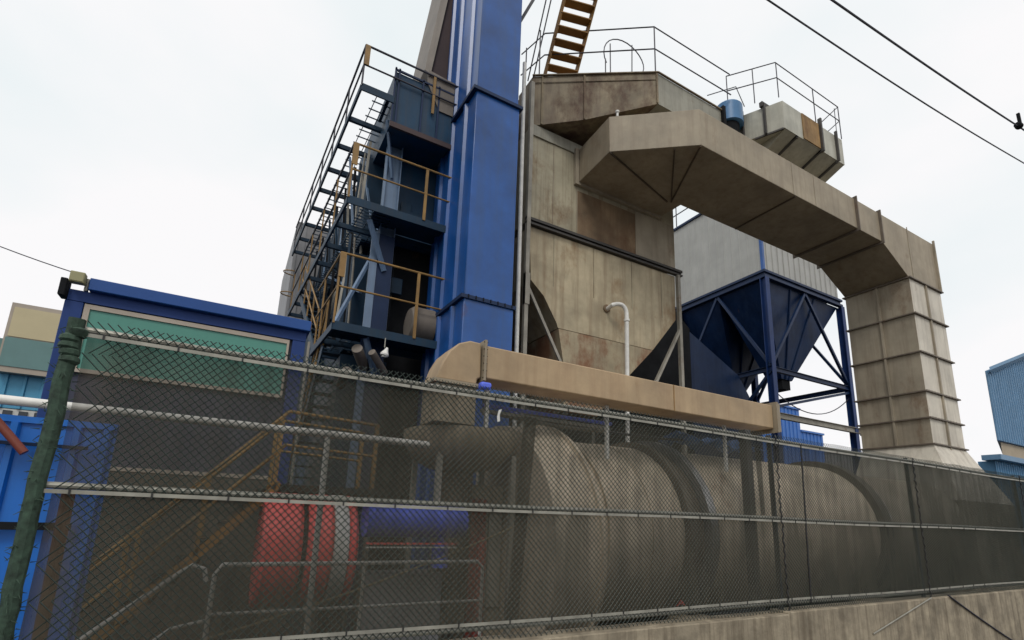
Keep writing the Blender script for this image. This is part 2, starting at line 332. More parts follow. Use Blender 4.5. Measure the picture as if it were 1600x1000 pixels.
sc_ = MB().prism([(2.02, 3.94, 3.29), (2.045, 3.94, 3.30), (2.04, 3.94, 3.36), (2.06, 3.94, 3.41), (2.03, 3.94, 3.40), (2.015, 3.94, 3.34)], (0, .004, 0)).build('tape_scrap', M['whiteband'], smooth=False)
tag(sc_, 'small white scrap of tape caught in the wire mesh below the top rail', 'scrap')
sc_ = MB().prism([(4.18, 3.985, 1.64), (4.24, 3.985, 1.66), (4.31, 3.985, 1.645), (4.28, 3.985, 1.68), (4.25, 3.985, 1.70), (4.22, 3.985, 1.67)], (0, .004, 0)).build('plastic_scrap', M['reddull'], smooth=False)
tag(sc_, 'dull red plastic scrap caught in the mesh just above the bottom rail', 'scrap')
# shade net: upper and lower bands
net_pan = [(-.90, 5.98, NETU[0], NETL[0]), (5.98, 9.42, NETU[1], NETL[1]), (9.42, 24, NETU[2], NETL[2])]
for x0, x1, mu, ml in net_pan:
    for z0, z1, mm in ((2.575, 3.52, mu), (1.60, 2.565, ml)):
        nb = MB(); nx = max(8, int((x1-x0)/.25)); nzv = 6; vs = []
        for i in range(nx+1):
            for j in range(nzv+1):
                xx = x0+(x1-x0)*i/nx; zz = z0+(z1-z0)*j/nzv
                e = math.sin(math.pi*j/nzv)
                vs.append((xx, FY+.030+e*(.012*math.sin(xx*3.1+zz*2)+.008*math.sin(xx*7.3)), zz))
        fs = [(i*(nzv+1)+j, (i+1)*(nzv+1)+j, (i+1)*(nzv+1)+j+1, i*(nzv+1)+j+1) for i in range(nx) for j in range(nzv)]
        nb.add(vs, fs); nb.build('shade_net', mm, fence)
nb = MB(); nb.add([(2.36, FY+.06, 3.40), (2.50, FY+.06, 3.40), (2.36, FY+.06, 1.58), (2.24, FY+.06, 1.58)], [(0, 1, 2, 3)]); nb.build('net_overlap', NETL[1], fence)
nb = MB(); nb.add([(5.70, FY+.06, 3.45), (5.82, FY+.06, 3.45), (5.82, FY+.06, 2.6), (5.74, FY+.06, 2.6)], [(0, 1, 2, 3)]); nb.build('net_overlap', NETL[1], fence)

# ------------------------------------------------------------------ things just behind the fence
bf = thing('corrugated_steel_fence', 'bright blue corrugated steel fence at the far left beside the green wrapped post', 'fence', (-3, 4.7, 0))
MB().corr(-6, -.76, 4.72, 0, 3.0, pitch=.17, depth=.035).build('panel', M['brightblue'], bf)
MB().box(-6, -.76, 4.70, 4.76, 3.0, 3.045).build('top_trim', M['brightblue'], bf)
MB().box(-6, -.9, 4.65, 4.682, 2.84, 2.862).build('dark_strap', M['navy'], bf)
MB().box(-6, -.9, 4.65, 4.682, 2.28, 2.33).build('dark_strap', M['dark'], bf)
for bx in (-5.5, -3.3): MB().box(bx, bx+.06, 4.77, 4.83, 0, 3).build('post', M['navy'], bf)
tag(MB().tube((-2.25, 4.5, 3.98), (-1.19, 4.5, 2.78), .026, n=12).build('pipe', M['redpipe']), 'red brown diagonal pipe leaning on the bright blue corrugated fence', 'pipe')
hp = thing('pipe_rail', 'long pale pipe rail running level behind the netting from the far left', 'rail', (0, 4.5, 0))
MB().path([(-6, 4.45, 3.10), (-1.4, 4.45, 3.11), (-.2, 4.5, 3.11), (1.6, 4.5, 3.10)], .032, 12).build('rail', M['white'], hp)
MB().tube((.72, 4.5, .01), (.70, 4.5, 3.08), .024, n=10).build('post', M['white'], hp)
MB().tube((-3.6, 4.5, .01), (-3.6, 4.5, 3.08), .024, n=10).build('post', M['white'], hp)
gr = thing('guard_rail', 'white tubular guard rail with sloping stair end behind the netting', 'railing', (1, 4.6, 0))
for yy, zz, lz in ((4.55, 2.05, 1.70),):
    MB().path([(-.9, yy, 1.42), (-.20, yy, 2.0), (-.13, yy, 2.05), (-.05, yy, 2.02), (-.03, yy, 1.93)], .017, 8).build('stair_rail', M['white'], gr)
    MB().path([(.02, yy, 1.15), (.02, yy, 1.98), (.06, yy, 2.05), (2.18, yy, 2.05), (2.24, yy, 2.0), (2.24, yy, 1.15)], .017, 8).build('top_rail', M['white'], gr)
    MB().path([(.02, yy, lz), (2.24, yy, lz)], .013, 8).build('mid_rail', M['white'], gr)
    for pxx in (1.12,): MB().tube((pxx, yy, 1.15), (pxx, yy, 2.04), .013).build('post', M['white'], gr)
    MB().path([(-.9, yy, 1.05), (-.20, yy, 1.62), (0, yy, 1.66)], .013, 8).build('stair_rail', M['white'], gr)
deck = MB().box(-.05, 2.3, 4.5, 5.4, 1.08, 1.14); deck.build('deck', M['greyst'], gr)
for a in (0, 2.2):
    for b_ in (4.55, 5.35): MB().tube((a+.02, b_, .01), (a+.02, b_, 1.08), .03).build('leg', M['greyst'], gr)
st = MB()
for i in range(5): st.box(-.28-.22*i, -.04-.22*i, 4.6, 5.3, .90-.2*i, .93-.2*i)
st.build('steps', M['greyst'], gr)
tag(MB().path(sag((2.75, 4.75, 2.40), (-.1, 4.8, 1.45), .06), .009, 6).build('rope', M['yellowcable']), 'slack tan rope slanting across behind the netting', 'rope')

# burner with red drum sections and blue gas pipe
bu = thing('burner_fan', 'red and white cylindrical burner casing behind the fence on a dark stand', 'burner', (.9, 6, 0))
def cylx(x0, x1, y, z, r, n=40, rnd=.04): return MB().lathe((x0, y, z), (1, 0, 0), [(0, r*.6), (.001, r-rnd), (rnd, r), (x1-x0-rnd, r), (x1-x0-.001, r-rnd), (x1-x0, r*.6)], n)
BZ, BY, BR = 2.02, 6.55, .63
cylx(.40, .80, BY, BZ, BR).build('red_casing', M['red'], bu)
cylx(.801, .835, BY, BZ, BR-.05, rnd=.01).build('joint_ring', M['dark'], bu)
cylx(.85, 1.12, BY, BZ, BR).build('red_casing', M['red'], bu)
cylx(1.121, 1.28, BY, BZ, BR+.003, rnd=.01).build('white_band', M['whiteband'], bu)
cylx(1.281, 1.38, BY, BZ, BR, rnd=.03).build('red_casing', M['red'], bu)
cylx(1.383, 1.42, BY, BZ, .46, rnd=.01).build('end_plate', M['whiteband'], bu)
MB().tube((1.42, 5.95, 2.38), (2.62, 5.95, 2.38), .19, n=24).build('gas_pipe', M['pipeblue'], bu)
MB().beam((1.42, 5.80, 2.13), (2.5, 5.80, 2.13), .02, .02).build('red_conduit', M['red'], bu)
MB().beam((1.42, 5.80, 2.09), (2.5, 5.80, 2.09), .015, .015).build('pale_conduit', M['white'], bu)
for a in (.5, 1.2): MB().box(a, a+.12, 6.1, 6.9, .01, 1.45).build('stand', M['dark'], bu)
MB().lathe((2.35, 5.95, 1.85), (0, 0, 1), [(0, .10), (.28, .10), (.30, .04), (.36, .04)], 16).build('valve', M['pipeblue'], bu)
MB().tube((2.9, 5.95, .01), (2.9, 5.95, 2.2), .06, n=12).build('pipe_support', M['reddull'], bu)
MB().box(1.55, 2.5, 6.2, 6.7, .01, 1.75).build('control_cabinet', M['cladgrey'], bu)

# yellow access stair seen through the net
ys = thing('access_stair', 'worn yellow handrailed stair rising right in front of the blue cabin behind the netting', 'stair', (0, 6.8, 0))
A0, A1 = Vector((-1.6, 6.8, .4)), Vector((.55, 6.8, 2.75))
for yy in (6.5, 7.3):
    o_ = Vector((0, yy-6.8, 0))
    MB().beam(A0+o_, A1+o_, .03, .09).build('stringer', M['ochrestair'], ys)
    for hh in (.45, .85): MB().tube(A0+o_+Vector((0, 0, hh)), A1+o_+Vector((0, 0, hh)), .02).build('handrail', M['yellow'], ys)
    for t in (.1, .38, .66, .97):
        p = A0.lerp(A1, t)+o_; MB().beam(p, p+Vector((0, 0, .85)), .045, .03).build('rail_post', M['yellow'], ys)
    MB().tube((.55, yy, 3.6), (1.6, yy, 3.55), .02).build('handrail', M['yellow'], ys)
    MB().tube((.55, yy, 3.2), (1.6, yy, 3.15), .016).build('handrail', M['yellow'], ys)
    MB().beam((1.6, yy, 2.7), (1.6, yy, 3.56), .05, .03).build('rail_post', M['yellow'], ys)
t_ = MB()
for i in range(12):
    p = A0.lerp(A1, (i+.5)/12); t_.box(p.x-.12, p.x+.12, 6.52, 7.28, p.z, p.z+.03)
t_.build('treads', M['dark'], ys)
MB().box(.55, 1.7, 6.45, 7.35, 2.66, 2.74).build('landing', M['dark'], ys)
for a in (.6, 1.6):
    for b_ in (6.5, 7.3): MB().tube((a, b_, .01), (a, b_, 2.66), .035).build('leg', M['greyst'], ys)

# ------------------------------------------------------------------ cabin at left (blue frame, green glazing)
cb = thing('site_cabin', 'blue framed plant cabin with a long sea green window band at the left', 'cabin', (-.7, 9, 0))
CX0, CX1, CY = -2.02, .74, 8.0
MB().box(CX0, CX1, CY+.02, CY+3.0, .01, 4.93).build('wall', M['cabinwall'], cb)
MB().box(-1.86, CX1+.06, CY-.14, CY+3.1, 5.08, 5.24).build('roof', M['fasciab'], cb, bevel=.01)
MB().box(CX0-.04, CX1+.02, CY-.04, CY+3.04, 4.935, 5.078).build('roof_beam', M['cabin'], cb)
MB().box(CX0-.06, CX0+.13, CY-.04, CY+.16, .01, 4.93).build('corner_post', M['cabin'], cb, bevel=.01)
MB().box(CX1-.16, CX1+.02, CY-.04, CY+.16, .01, 4.93).build('corner_post', M['cabin'], cb, bevel=.01)
MB().box(-2.14, -2.07, CY-.14, CY+.05, 4.95, 5.18).build('gutter_end', M['dark'], cb, bevel=.01)
wf = MB(); wx0, wx1, wz0, wz1 = CX0+.14, CX1-.20, 4.03, 4.92
wf.box(wx0, wx1, CY-.03, CY+.018, wz1-.06, wz1); wf.box(wx0, wx1, CY-.03, CY+.018, wz0, wz0+.05)
wf.box(wx0, wx0+.06, CY-.03, CY+.018, wz0+.05, wz1-.06); wf.box(wx1-.03, wx1, CY-.03, CY+.018, wz0+.05, wz1-.06)
wfo = wf.build('window', M['frame'], cb)
MB().box(wx0+.06, wx1-.03, CY-.008, CY+.016, wz0+.05, wz1-.06).build('pane', M['glassgreen'], wfo)
MB().box(CX0+.16, CX1-.2, CY-.02, CY+.018, 2.85, 2.90).build('ledge', M['frame'], cb)
MB().box(CX0+.14, CX1-.2, CY-.012, CY+.018, .01, 2.84).build('plinth', M['brick'], cb)
MB().tube((CX1+.07, CY-.02, .01), (CX1+.07, CY-.02, 4.95), .02).build('downpipe', M['greyst'], cb)
fl = thing('floodlight', 'small khaki floodlight box on the left corner of the blue cabin roof', 'lamp', (-2.05, 7.86, 5.24))
MB().box(-2.05, -1.90, 7.80, 7.92, 5.13, 5.27).build('housing', M['lampbox'], fl, bevel=.012)
MB().box(-2.04, -1.91, 7.796, 7.799, 5.145, 5.255).build('lens', M['lampbox'], fl)
MB().tube((-1.895, 7.95, 5.08), (-1.895, 7.95, 5.24), .025).build('bracket', M['galv'], fl)
tag(MB().path(sag((-2.0, 7.9, 5.27), (-5.6, 9.8, 6.9), .12), .007, 5).build('cable', M['cable']), 'thin overhead wire running up left from the cabin floodlight', 'wire')

# ------------------------------------------------------------------ left background buildings
lb = thing('workshop', 'pale workshop with framed yellow and grey green window beyond the blue fence', 'building', (-6, 13, 0))
MB().box(-12, -2.6, 12.05, 18, .01, 5.25).build('wall', M['tealpane'], lb)
MB().box(-3.75, -2.9, 11.75, 12.04, 4.60, 5.86).build('bay', M['frame'], lb)
MB().box(-3.70, -2.95, 11.735, 11.748, 5.24, 5.78).build('pane', M['yellowpane'], lb)
MB().box(-3.72, -2.95, 11.735, 11.748, 4.70, 5.22).build('pane', M['tealpane'], lb)
MB().corr(-12, -2.6, 11.95, 4.0, 4.60, pitch=.25).build('fascia', M['fadeblue'], lb)
MB().box(-12, -2.6, 11.96, 12.04, 3.55, 3.99).build('window_strip', M['whiteband'], lb)
for i in range(14):
    a = -3.15-.21*i; MB().box(a, a+.12, 11.935, 11.955, 3.78, 3.96).build('pane', M['darkglass'], lb)
MB().box(-12, -2.6, 11.97, 12.04, .01, 3.54).build('lower_wall', M['fadeblue'], lb)
bs = thing('storage_silo', 'tall blue storage silo cut off by the left edge of the photo', 'silo', (-8.6, 22, 0))
MB().lathe((-11.3, 24, .01), (0, 0, 1), [(0, 1.9), (12.6, 1.9), (12.65, 2.0), (12.9, 2.0), (13.6, .7), (13.7, .2)], 36).build('shell', M['farblue'], bs)
MB().tube((-11.3, 24, 13.7), (-11.3, 24, 14.2), .3, n=14).build('vent_cap', M['greyst'], bs)

# ------------------------------------------------------------------ blue tower (ribbed elevator casing)
tw = thing('elevator_casing', 'tall blue ribbed steel casing with dark seams rising out of the top of the photo', 'casing', (3.8, 9, 0))
TX0, TX1, TY0, TY1 = 3.33, 4.28, 8.0, 9.92
for z0, z1, g in ((.01, 6.30, 0.03), (6.34, 10.78, .015), (10.82, 19, 0)):
    b = MB().prism([(TX0-g, TY0-g, z0), (TX1+g*1.5, TY0-g, z0), (TX1+g*1.5-.04, TY1, z0), (TX0-g-.07, TY1, z0)], (0, 0, z1-z0))
    b.build('casing_section', M['blue'], tw, bevel=.012)
    rb = MB()
    for yy in (8.42, 9.05, 9.55):
        xs = TX0-g-.0365*(yy-8)
        rb.prism([(xs, yy-.07, z0+.02), (xs-.06, yy-.035, z0+.02), (xs-.06, yy+.035, z0+.02), (xs, yy+.07, z0+.02)], (0, 0, z1-z0-.06))
    rb.build('rib', M['blue'], tw)
for z in (6.32, 10.80):
    MB().prism([(TX0-.10, TY0-.07, z-.035), (TX1+.08, TY0-.07, z-.035), (TX1+.05, TY1+.04, z-.035), (TX0-.16, TY1+.04, z-.035)], (0, 0, .07)).build('seam_flange', M['navy'], tw)
bl = MB()
for i in range(7): bl.tube((TX0+.04+.15*i, TY0-.075, 6.30), (TX0+.04+.15*i, TY0-.075, 6.36), .012, n=6)
bl.build('bolts', M['dark'], tw)
# dark block put in where black shows between the tower and the cream collector
dk = thing('gap_block', 'narrow dark block filling the gap right of the blue tower', 'casing', (4.9, 11, 0))
MB().box(4.45, 5.35, 10.6, 13.2, .01, 13.4).build('casing', M['dark'], dk)
MB().box(4.42, 5.30, 10.52, 10.58, 12.0, 13.2).build('blue_plate', M['navy'], dk)
# grey chute behind the tower top
ch = thing('inclined_chute', 'grey and brown inclined chute rising behind the top of the blue tower', 'chute', (3.2, 10, 12))
MB().prism([(2.70, 9.7, 12.45), (2.82, 9.6, 12.3), (3.9, 9.6, 21.5), (3.75, 9.7, 21.6)], (0, 1.5, 0)).build('edge_plate', M['chute'], ch)
MB().prism([(2.83, 9.68, 12.2), (4.4, 9.68, 12.2), (4.6, 9.68, 21), (3.87, 9.68, 21)], (0, 1.3, 0)).build('shaded_underside_plate', M['brown'], ch)  # underside shade put into a darker brown than the lit grey plate

# ------------------------------------------------------------------ stair tower with three walkways
stt = thing('screening_tower', 'dark blue steel tower with three yellow railed walkways left of the blue casing', 'tower', (1.3, 9, 0))
SK = -.0463
def sx(xb, yy): return xb+SK*(yy-9)
LV = [(5.60, 1.46, 11.0), (8.11, 1.27, 16.0), (10.63, 1.04, 17.2)]
WX, IW = 1.27, 1.0
for k, (z, hr, yend) in enumerate(LV):
    fr = MB()   # walkway frame
    fr.beam((WX, 9.02, z+.06), (3.3 if k < 2 else 1.93, 9.02, z+.06), .03, .16)
    fr.beam((sx(WX, 9), 9.04, z+.05), (sx(WX, yend), yend, z+.05), .04, .14)
    fr.beam((sx(WX+IW, 9), 9.9, z+.05), (sx(WX+IW, yend), yend, z+.05), .04, .14)
    fr.beam((WX+IW, 9.9, z+.05), (3.3, 9.9, z+.05), .04, .14)
    yy = 10.0
    while yy < yend+.01:
        fr.beam((sx(WX+.02, yy), yy, z+.04), (sx(WX+IW-.02, yy), yy, z+.04), .07, .10); yy += .992
    fr.build('walkway_frame', M['walk'], stt)
    gt = MB()
    if k == 0:
        gt.prism([(WX+.03, 9.06, z+.11), (3.3, 9.06, z+.11), (3.3, 9.88, z+.11), (WX+.03, 9.88, z+.11)], (0, 0, .02))
    else:
        gt.prism([(WX+IW*.55, 9.06, z+.135), (3.3 if k < 2 else 1.88, 9.06, z+.135), (3.3 if k < 2 else 1.88, 9.88, z+.135), (WX+IW*.55, 9.88, z+.135)], (0, 0, .02))
    # open grating bars
    yy = 9.1; 
    while yy < yend:
        gt.beam((sx(WX+.3, yy), yy, z+.12), (sx(WX+IW-.05, yy), yy, z+.12), .008, .03); yy += .12 if k < 2 else .24
    for q in range(4 if k < 2 else 2):
        xb = WX+.35+q*.2; gt.beam((sx(xb, 9), 9.05, z+.125), (sx(xb, yend), yend, z+.125), .012, .03)
    gt.build('grating', M['walk'], stt)
    m_ = M['yellow'] if k < 2 else M['darkrail']
    zt_ = z+hr; zm = z+hr*.55
    MB().tube((WX, 9.0, zt_), (3.3, 9.0, zt_), .022).build('handrail', m_, stt)
    MB().tube((WX, 9.0, zm), (3.3, 9.0, zm), .018).build('mid_rail', m_, stt)
    MB().tube((WX, 9.0, zt_), (sx(WX, yend), yend, zt_), .022).build('handrail', M['yellow'] if k == 0 else M['darkrail'], stt)
    MB().tube((WX, 9.0, zm), (sx(WX, yend), yend, zm), .018).build('mid_rail', M['yellow'] if k == 0 else M['darkrail'], stt)
    if k: MB().tube((sx(WX+IW, 9), 9.95, zt_), (sx(WX+IW, yend), yend, zt_), .018).build('handrail', M['darkrail'], stt)
    MB().box(WX-.01, WX+.09, 8.965, 8.985, zt_-.48, zt_-.005).build('corner_plate', M['yellow'], stt)
    MB().beam((WX, 9.0, z+.1), (WX, 9.0, zt_), .035, .02).build('rail_post', m_, stt)
    for xp in (2.75,): MB().beam((xp, 9.0, z+.1), (xp, 9.0, zt_), .055, .03).build('rail_post', M['yellow'], stt)
    yy = 10.3
    while yy < yend:
        MB().beam((sx(WX, yy), yy, z+.1), (sx(WX, yy), yy, zt_), .03, .02).build('rail_post', m_ if k < 2 else M['darkrail'], stt); yy += 1.35
# hooped far end of the mid walkway
hp_ = MB()
for zz in (8.8, 9.5): hp_.path([(sx(WX, 16)-.30*math.sin(t*math.pi/8), 16+.3*math.cos(t*math.pi/8)*.6, zz) for t in range(9)], .018, 6)
hp_.build('end_hoop', M['yellow'], stt)
# inclined flights between levels, along the outer side
for (y0, z0, y1, z1, xo) in ((11.0, 5.7, 14.2, 8.1, .05), (10.2, 8.2, 13.6, 10.6, 1.05), (12.2, 3.0, 10.0, 5.55, .05)):
    fl_ = MB(); 
    for q in (0, .8): fl_.beam((sx(WX+xo+q, y0), y0, z0), (sx(WX+xo+q, y1), y1, z1), .03, .18)
    n_ = 11
    for i in range(n_):
        t = (i+.5)/n_; yy = y0+(y1-y0)*t; zz = z0+(z1-z0)*t; fl_.beam((sx(WX+xo, yy), yy, zz), (sx(WX+xo+.8, yy), yy, zz), .22, .03)
    fl_.build('stair_flight', M['walk'], stt)
    hr_ = MB()
    for hh in (.5, .95): hr_.tube((sx(WX+xo, y0), y0, z0+hh), (sx(WX+xo, y1), y1, z1+hh), .018)
    for i in range(5):
        t = i/4; yy = y0+(y1-y0)*t; zz = z0+(z1-z0)*t; hr_.beam((sx(WX+xo, yy), yy, zz), (sx(WX+xo, yy), yy, zz+.95), .03)
    hr_.build('stair_railing', M['yellow'], stt)
# columns
for (xa, yy, zt2) in ((2.05, 9.75, 10.5), (1.98, 13.2, 10.6), (1.75, 16.8, 10.6), (3.2, 13.2, 10.6)):
    c = MB(); c.box(xa, xa+.02, yy-.10, yy+.10, .01, zt2); c.box(xa+.02, xa+.30, yy-.008, yy+.008, .01, zt2); c.box(xa+.30, xa+.32, yy-.10, yy+.10, .01, zt2)
    c.build('column', M['steelblue'], stt)
MB().box(2.05, 2.36, 9.62, 9.73, .01, 8.0).build('web_plate', M['navy'], stt)
MB().box(1.90, 2.045, 9.60, 9.66, .01, 8.0).build('column_face', M['steelblue'], stt)
br = MB()
br.beam((2.0, 9.95, 8.1), (1.75, 10.9, 10.5), .05, .03); br.beam((1.3, 9.2, 5.7), (2.1, 9.9, 7.9), .06, .06); br.beam((1.9, 10.2, 6.9), (1.5, 12.5, 8.1), .07, .05)
br.beam((2.2, 9.6, 7.2), (1.75, 9.3, 8.05), .06, .10); br.beam((2.2, 9.7, 9.4), (1.9, 9.3, 10.4), .05, .08); br.beam((2.25, 9.6, 4.9), (1.9, 9.2, 5.6), .06, .12)
for i in range(9):
    yy = 10.2+i*.7; br.beam((sx(2.2, yy), yy, 8.1+jit(.1)), (sx(2.2+jit(.3), yy+.9), yy+.9, 10.5), .03)
    br.beam((sx(2.1, yy), yy, 5.7), (sx(2.1+jit(.3), yy+.8), yy+.8, 8.0), .035)
br.build('bracing', M['steelblue'], stt)
pipes = MB()
for i in range(7):
    xx = 1.75+i*.12; yy = 10.3+i*.35; pipes.path([(xx, yy, 5.7), (xx+jit(.1), yy, 7.5), (xx+jit(.15), yy+.3, 9.0), (xx+jit(.1), yy+.4, 10.5)], .022+.015*(i % 2), 6)
pipes.build('conduits', M['greyst'], stt)
for (x0, x1, y0, y1, z0, z1) in ((1.85, 2.44, 10.5, 12.2, 8.25, 10.3), (1.70, 2.44, 12.5, 16.4, 8.25, 10.1), (1.75, 2.5, 10.6, 13.2, 5.72, 7.95), (1.55, 2.5, 13.5, 16.6, 5.0, 7.9), (1.6, 2.5, 9.9, 13, .01, 5.4)):
    MB().box(x0, x1, y0, y1, z0, z1).build('side_panel', M['walk'], stt)
for i in range(6):
    yy = 10.6+i*.95; MB().beam((1.66-.03*i, yy, 8.25), (1.66-.03*i, yy+.6, 10.4), .05, .05).build('brace', M['dark'], stt)
for i in range(5):
    yy = 9.4+i*1.0; MB().beam((1.5, yy, 5.75), (1.55, yy+.5, 8.0), .06, .04).build('brace', M['dark'], stt)
# machinery inside
MB().box(2.45, 4.2, 9.95, 16.5, 8.15, 10.29).build('screen_housing', M['teal'], stt)
MB().box(2.55, 4.2, 10.2, 16.5, .01, 8.149).build('void_shade_box', M['dark'], stt)  # dark box: shade of the void behind the walkways put into its colour
MB().box(1.92, 3.22, 9.06, 12.4, 10.18, 11.42).build('feed_box', M['teal'], stt)
for xx in (1.90, 1.98, 2.50, 2.86): MB().box(xx, xx+.035, 9.02, 9.058, 10.19, 11.50).build('box_rib', M['navy'], stt)
MB().box(1.90, 3.22, 9.02, 9.058, 11.43, 11.47).build('box_rib', M['navy'], stt)
MB().box(1.89, 3.22, 9.0, 9.058, 10.06, 10.175).build('feed_box_flange', M['brown'], stt)
MB().prism([(2.9, 9.03, 10.9), (3.22, 9.03, 10.9), (3.22, 9.03, 11.75), (2.6, 9.03, 11.8), (2.6, 9.03, 11.49)], (0, .028, 0)).build('rusty_patch_plate', M['chute'], stt)
MB().lathe((2.72, 9.45, 6.15), (1, 0, 0), [(0, .10), (.02, .30), (.1, .36), (.5, .36)], 24).build('motor', M['chute'], stt)
lp = MB(); lp.tube((1.75, 9.15, 5.35), (2.0, 9.6, 5.15), .10, n=14); lp.tube((2.0, 9.05, 5.30), (2.35, 9.4, 5.05), .07, n=14); lp.tube((1.62, 9.15, 4.9), (1.62, 9.7, 4.75), .09, n=14)
lp.build('pipe_bends', M['chute'], stt)
for i in range(16):
    yy = 9.9+i*.42; x0_ = 1.62+jit(.1)
    MB().beam((x0_, yy, 8.3+jit(.2)), (x0_+jit(.25), yy+.35+jit(.3), 10.3+jit(.2)), .05, .02).build('slat', M[('greyst', 'steelblue', 'walk')[i % 3]], stt)
for i in range(10):
    yy = 9.4+i*.5; x0_ = 1.5+jit(.1)
    MB().beam((x0_, yy, 5.8), (x0_+jit(.3), yy+.5+jit(.3), 7.9+jit(.1)), .045, .02).build('slat', M[('walk', 'greyst', 'dark')[i % 3]], stt)
for i, (xa, za) in enumerate(((2.45, 6.9), (2.5, 8.7), (2.7, 8.5))): MB().box(xa, xa+.22, 9.86, 9.94, za, za+.35).build('junction_box', M['walk'], stt, bevel=.01)
# small floodlight hanging under the lowest walkway
fl2 = thing('floodlight', 'small pale floodlight hanging under the lowest walkway left of the blue casing', 'lamp', (2.2, 8.95, 5.3))
MB().tube((2.2, 8.95, 5.40), (2.2, 8.95, 5.58), .012).build('stem', M['galv'], fl2)
MB().lathe((2.2, 8.95, 5.24), (.3, 0, 1), [(0, .07), (.03, .08), (.11, .04), (.17, .02)], 16).build('housing', M['white'], fl2)
MB().box(2.16, 2.24, 8.91, 8.99, 5.215, 5.235).build('lens', M['whiteband'], fl2)

# grey clad building behind the walkways
gb = thing('clad_building', 'grey clad building standing behind the stair walkways', 'building', (3, 19, 0))
MB().box(.93, 5.5, 17.5, 23, .01, 12.0).build('wall', M['cladgrey'], gb)
rb = MB()
for i in range(20): rb.box(.97+i*.22, 1.02+i*.22, 17.46, 17.498, .01, 11.98)
rb.build('cladding_ribs', M['cladgrey'], gb)
MB().box(.93, 5.5, 17.49, 23.0, 12.01, 12.07).build('roof', M['cladgrey'], gb)

# ------------------------------------------------------------------ cream dust collector (silo) with hopper
si = thing('dust_collector', 'rust streaked cream steel collector with hopper bottom and blackened posts', 'hopper', (8, 11, 0))
SX0, SX1, SY = 5.62, 10.58, 9.7
MB().prism([(SX0, SY, 9.62), (SX1, SY, 9.62), (SX1, SY, 12.3), (SX0, SY, 12.3)], (0, 4, 0)).build('upper_body', M['silo'], si)
MB().prism([(SX0, SY+.01, 9.40), (SX0+.1, SY+.01, 8.0), (6.09, SY+.01, 7.68), (6.48, SY+.01, 7.06), (6.52, SY+.01, 6.95), (9.62, SY+.01, 6.98), (SX1-.05, SY+.01, 8.05), (SX1-.02, SY+.01, 9.40)], (0, 3.9, 0)).build('hopper_upper', M['silo_low'], si)
MB().prism([(6.53, SY, 6.93), (6.68, SY, 6.12), (6.72, SY, 4.9), (7.7, SY, 4.9), (8.8, SY, 6.16), (9.60, SY, 6.96)], (0, 3.9, 0)).build('hopper_lower', M['silo_rust'], si)
MB().box(7.05, 9.05, SY-.012, SY-.002, 9.64, 10.9).build('rusty_patch_plate', M['rustplate'], si)
MB().box(9.07, 10.55, SY-.012, SY-.002, 9.64, 11.0).build('grey_patch_plate', M['leg_side'], si)
sm = MB()
for xx in (6.28, 7.03, 9.06): MB().box(xx, xx+.02, SY-.016, SY-.001, 9.64, 12.2).build('weld_seam', M['leg_side'], si)
for xx in (6.35, 7.6, 8.9, 10.0): MB().box(xx, xx+.012, SY-.003, SY+.009, 8.0, 9.38).build('weld_seam', M['silo'], si)
MB().box(5.62, 7.25, SY-.04, SY-.002, 11.98, 12.29).build('pale_collar', M['hoodg'], si)
fb = MB(); fb.box(5.50, 10.78, SY-.09, SY+.02, 9.53, 9.60); fb.box(5.50, 10.78, SY-.09, SY+.02, 9.42, 9.47); fb.box(5.50, 10.78, SY-.03, SY-.003, 9.47, 9.53); fb.build('ring_beam', M['ringdark'], si)
MB().beam((10.62, SY-.05, .01), (10.62, SY-.05, 9.42), .10, .10).build('post', M['greyst'], si)
MB().beam((5.55, SY-.05, .01), (5.55, SY-.05, 13.5), .10, .10).build('post', M['greyst'], si)
MB().tube((5.36, SY-.12, .01), (5.26, SY-.12, 13.9), .05, n=12).build('drain_pipe', M['white'], si)
MB().beam((5.60, SY-.07, 7.75), (6.62, SY-.07, 5.95), .05, .07).build('brace', M['greyst'], si)
MB().beam((10.6, SY-.07, 7.75), (9.35, SY-.07, 5.6), .09, .07).build('brace', M['greyst'], si)
MB().box(5.5, 5.62, SY-.12, SY+.02, 7.3, 8.1).build('gusset', M['greyst'], si)
for xx in (5.62, 10.5): MB().box(xx, xx+.12, 13.5, 13.6, .01, 9.4).build('post', M['greyst'], si)
# dark blocks added to give the shade behind the collector and hoppers
db = thing('hopper_shade_block', 'dark block added for the shade behind the collector hoppers', 'building', (10, 16, 0))
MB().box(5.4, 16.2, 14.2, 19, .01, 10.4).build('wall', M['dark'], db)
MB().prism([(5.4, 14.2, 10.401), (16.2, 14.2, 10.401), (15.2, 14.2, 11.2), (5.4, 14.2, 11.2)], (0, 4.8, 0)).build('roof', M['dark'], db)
MB().prism([(16.21, 14.3, .01), (20.6, 14.3, .01), (20.6, 14.3, 7.2), (19.3, 14.3, 8.9), (16.21, 14.3, 10.38)], (0, 4.6, 0)).build('shade_wedge', M['navyhop'], db)  # navy wedge of the same added shade block
# white overflow pipe
wp = thing('vent_pipe', 'white vertical pipe with elbow coming out of the cream hopper', 'pipe', (8.3, 9.4, 4.5))
MB().path([(8.02, 9.70, 7.78)]+bez((8.02, 9.45, 7.82), (8.36, 9.32, 7.95), (8.36, 9.32, 7.55), 8)+[(8.33, 9.32, 4.2)], .055, 12).build('pipe', M['white'], wp)
MB().tube((8.36, 9.32, 7.40), (8.36, 9.32, 7.46), .075).build('collar', M['white'], wp)
MB().lathe((8.02, 9.694, 7.80), (0, -1, 0), [(0, .11), (.02, .11), (.03, .07)], 16).build('flange', M['rustplate'], wp)

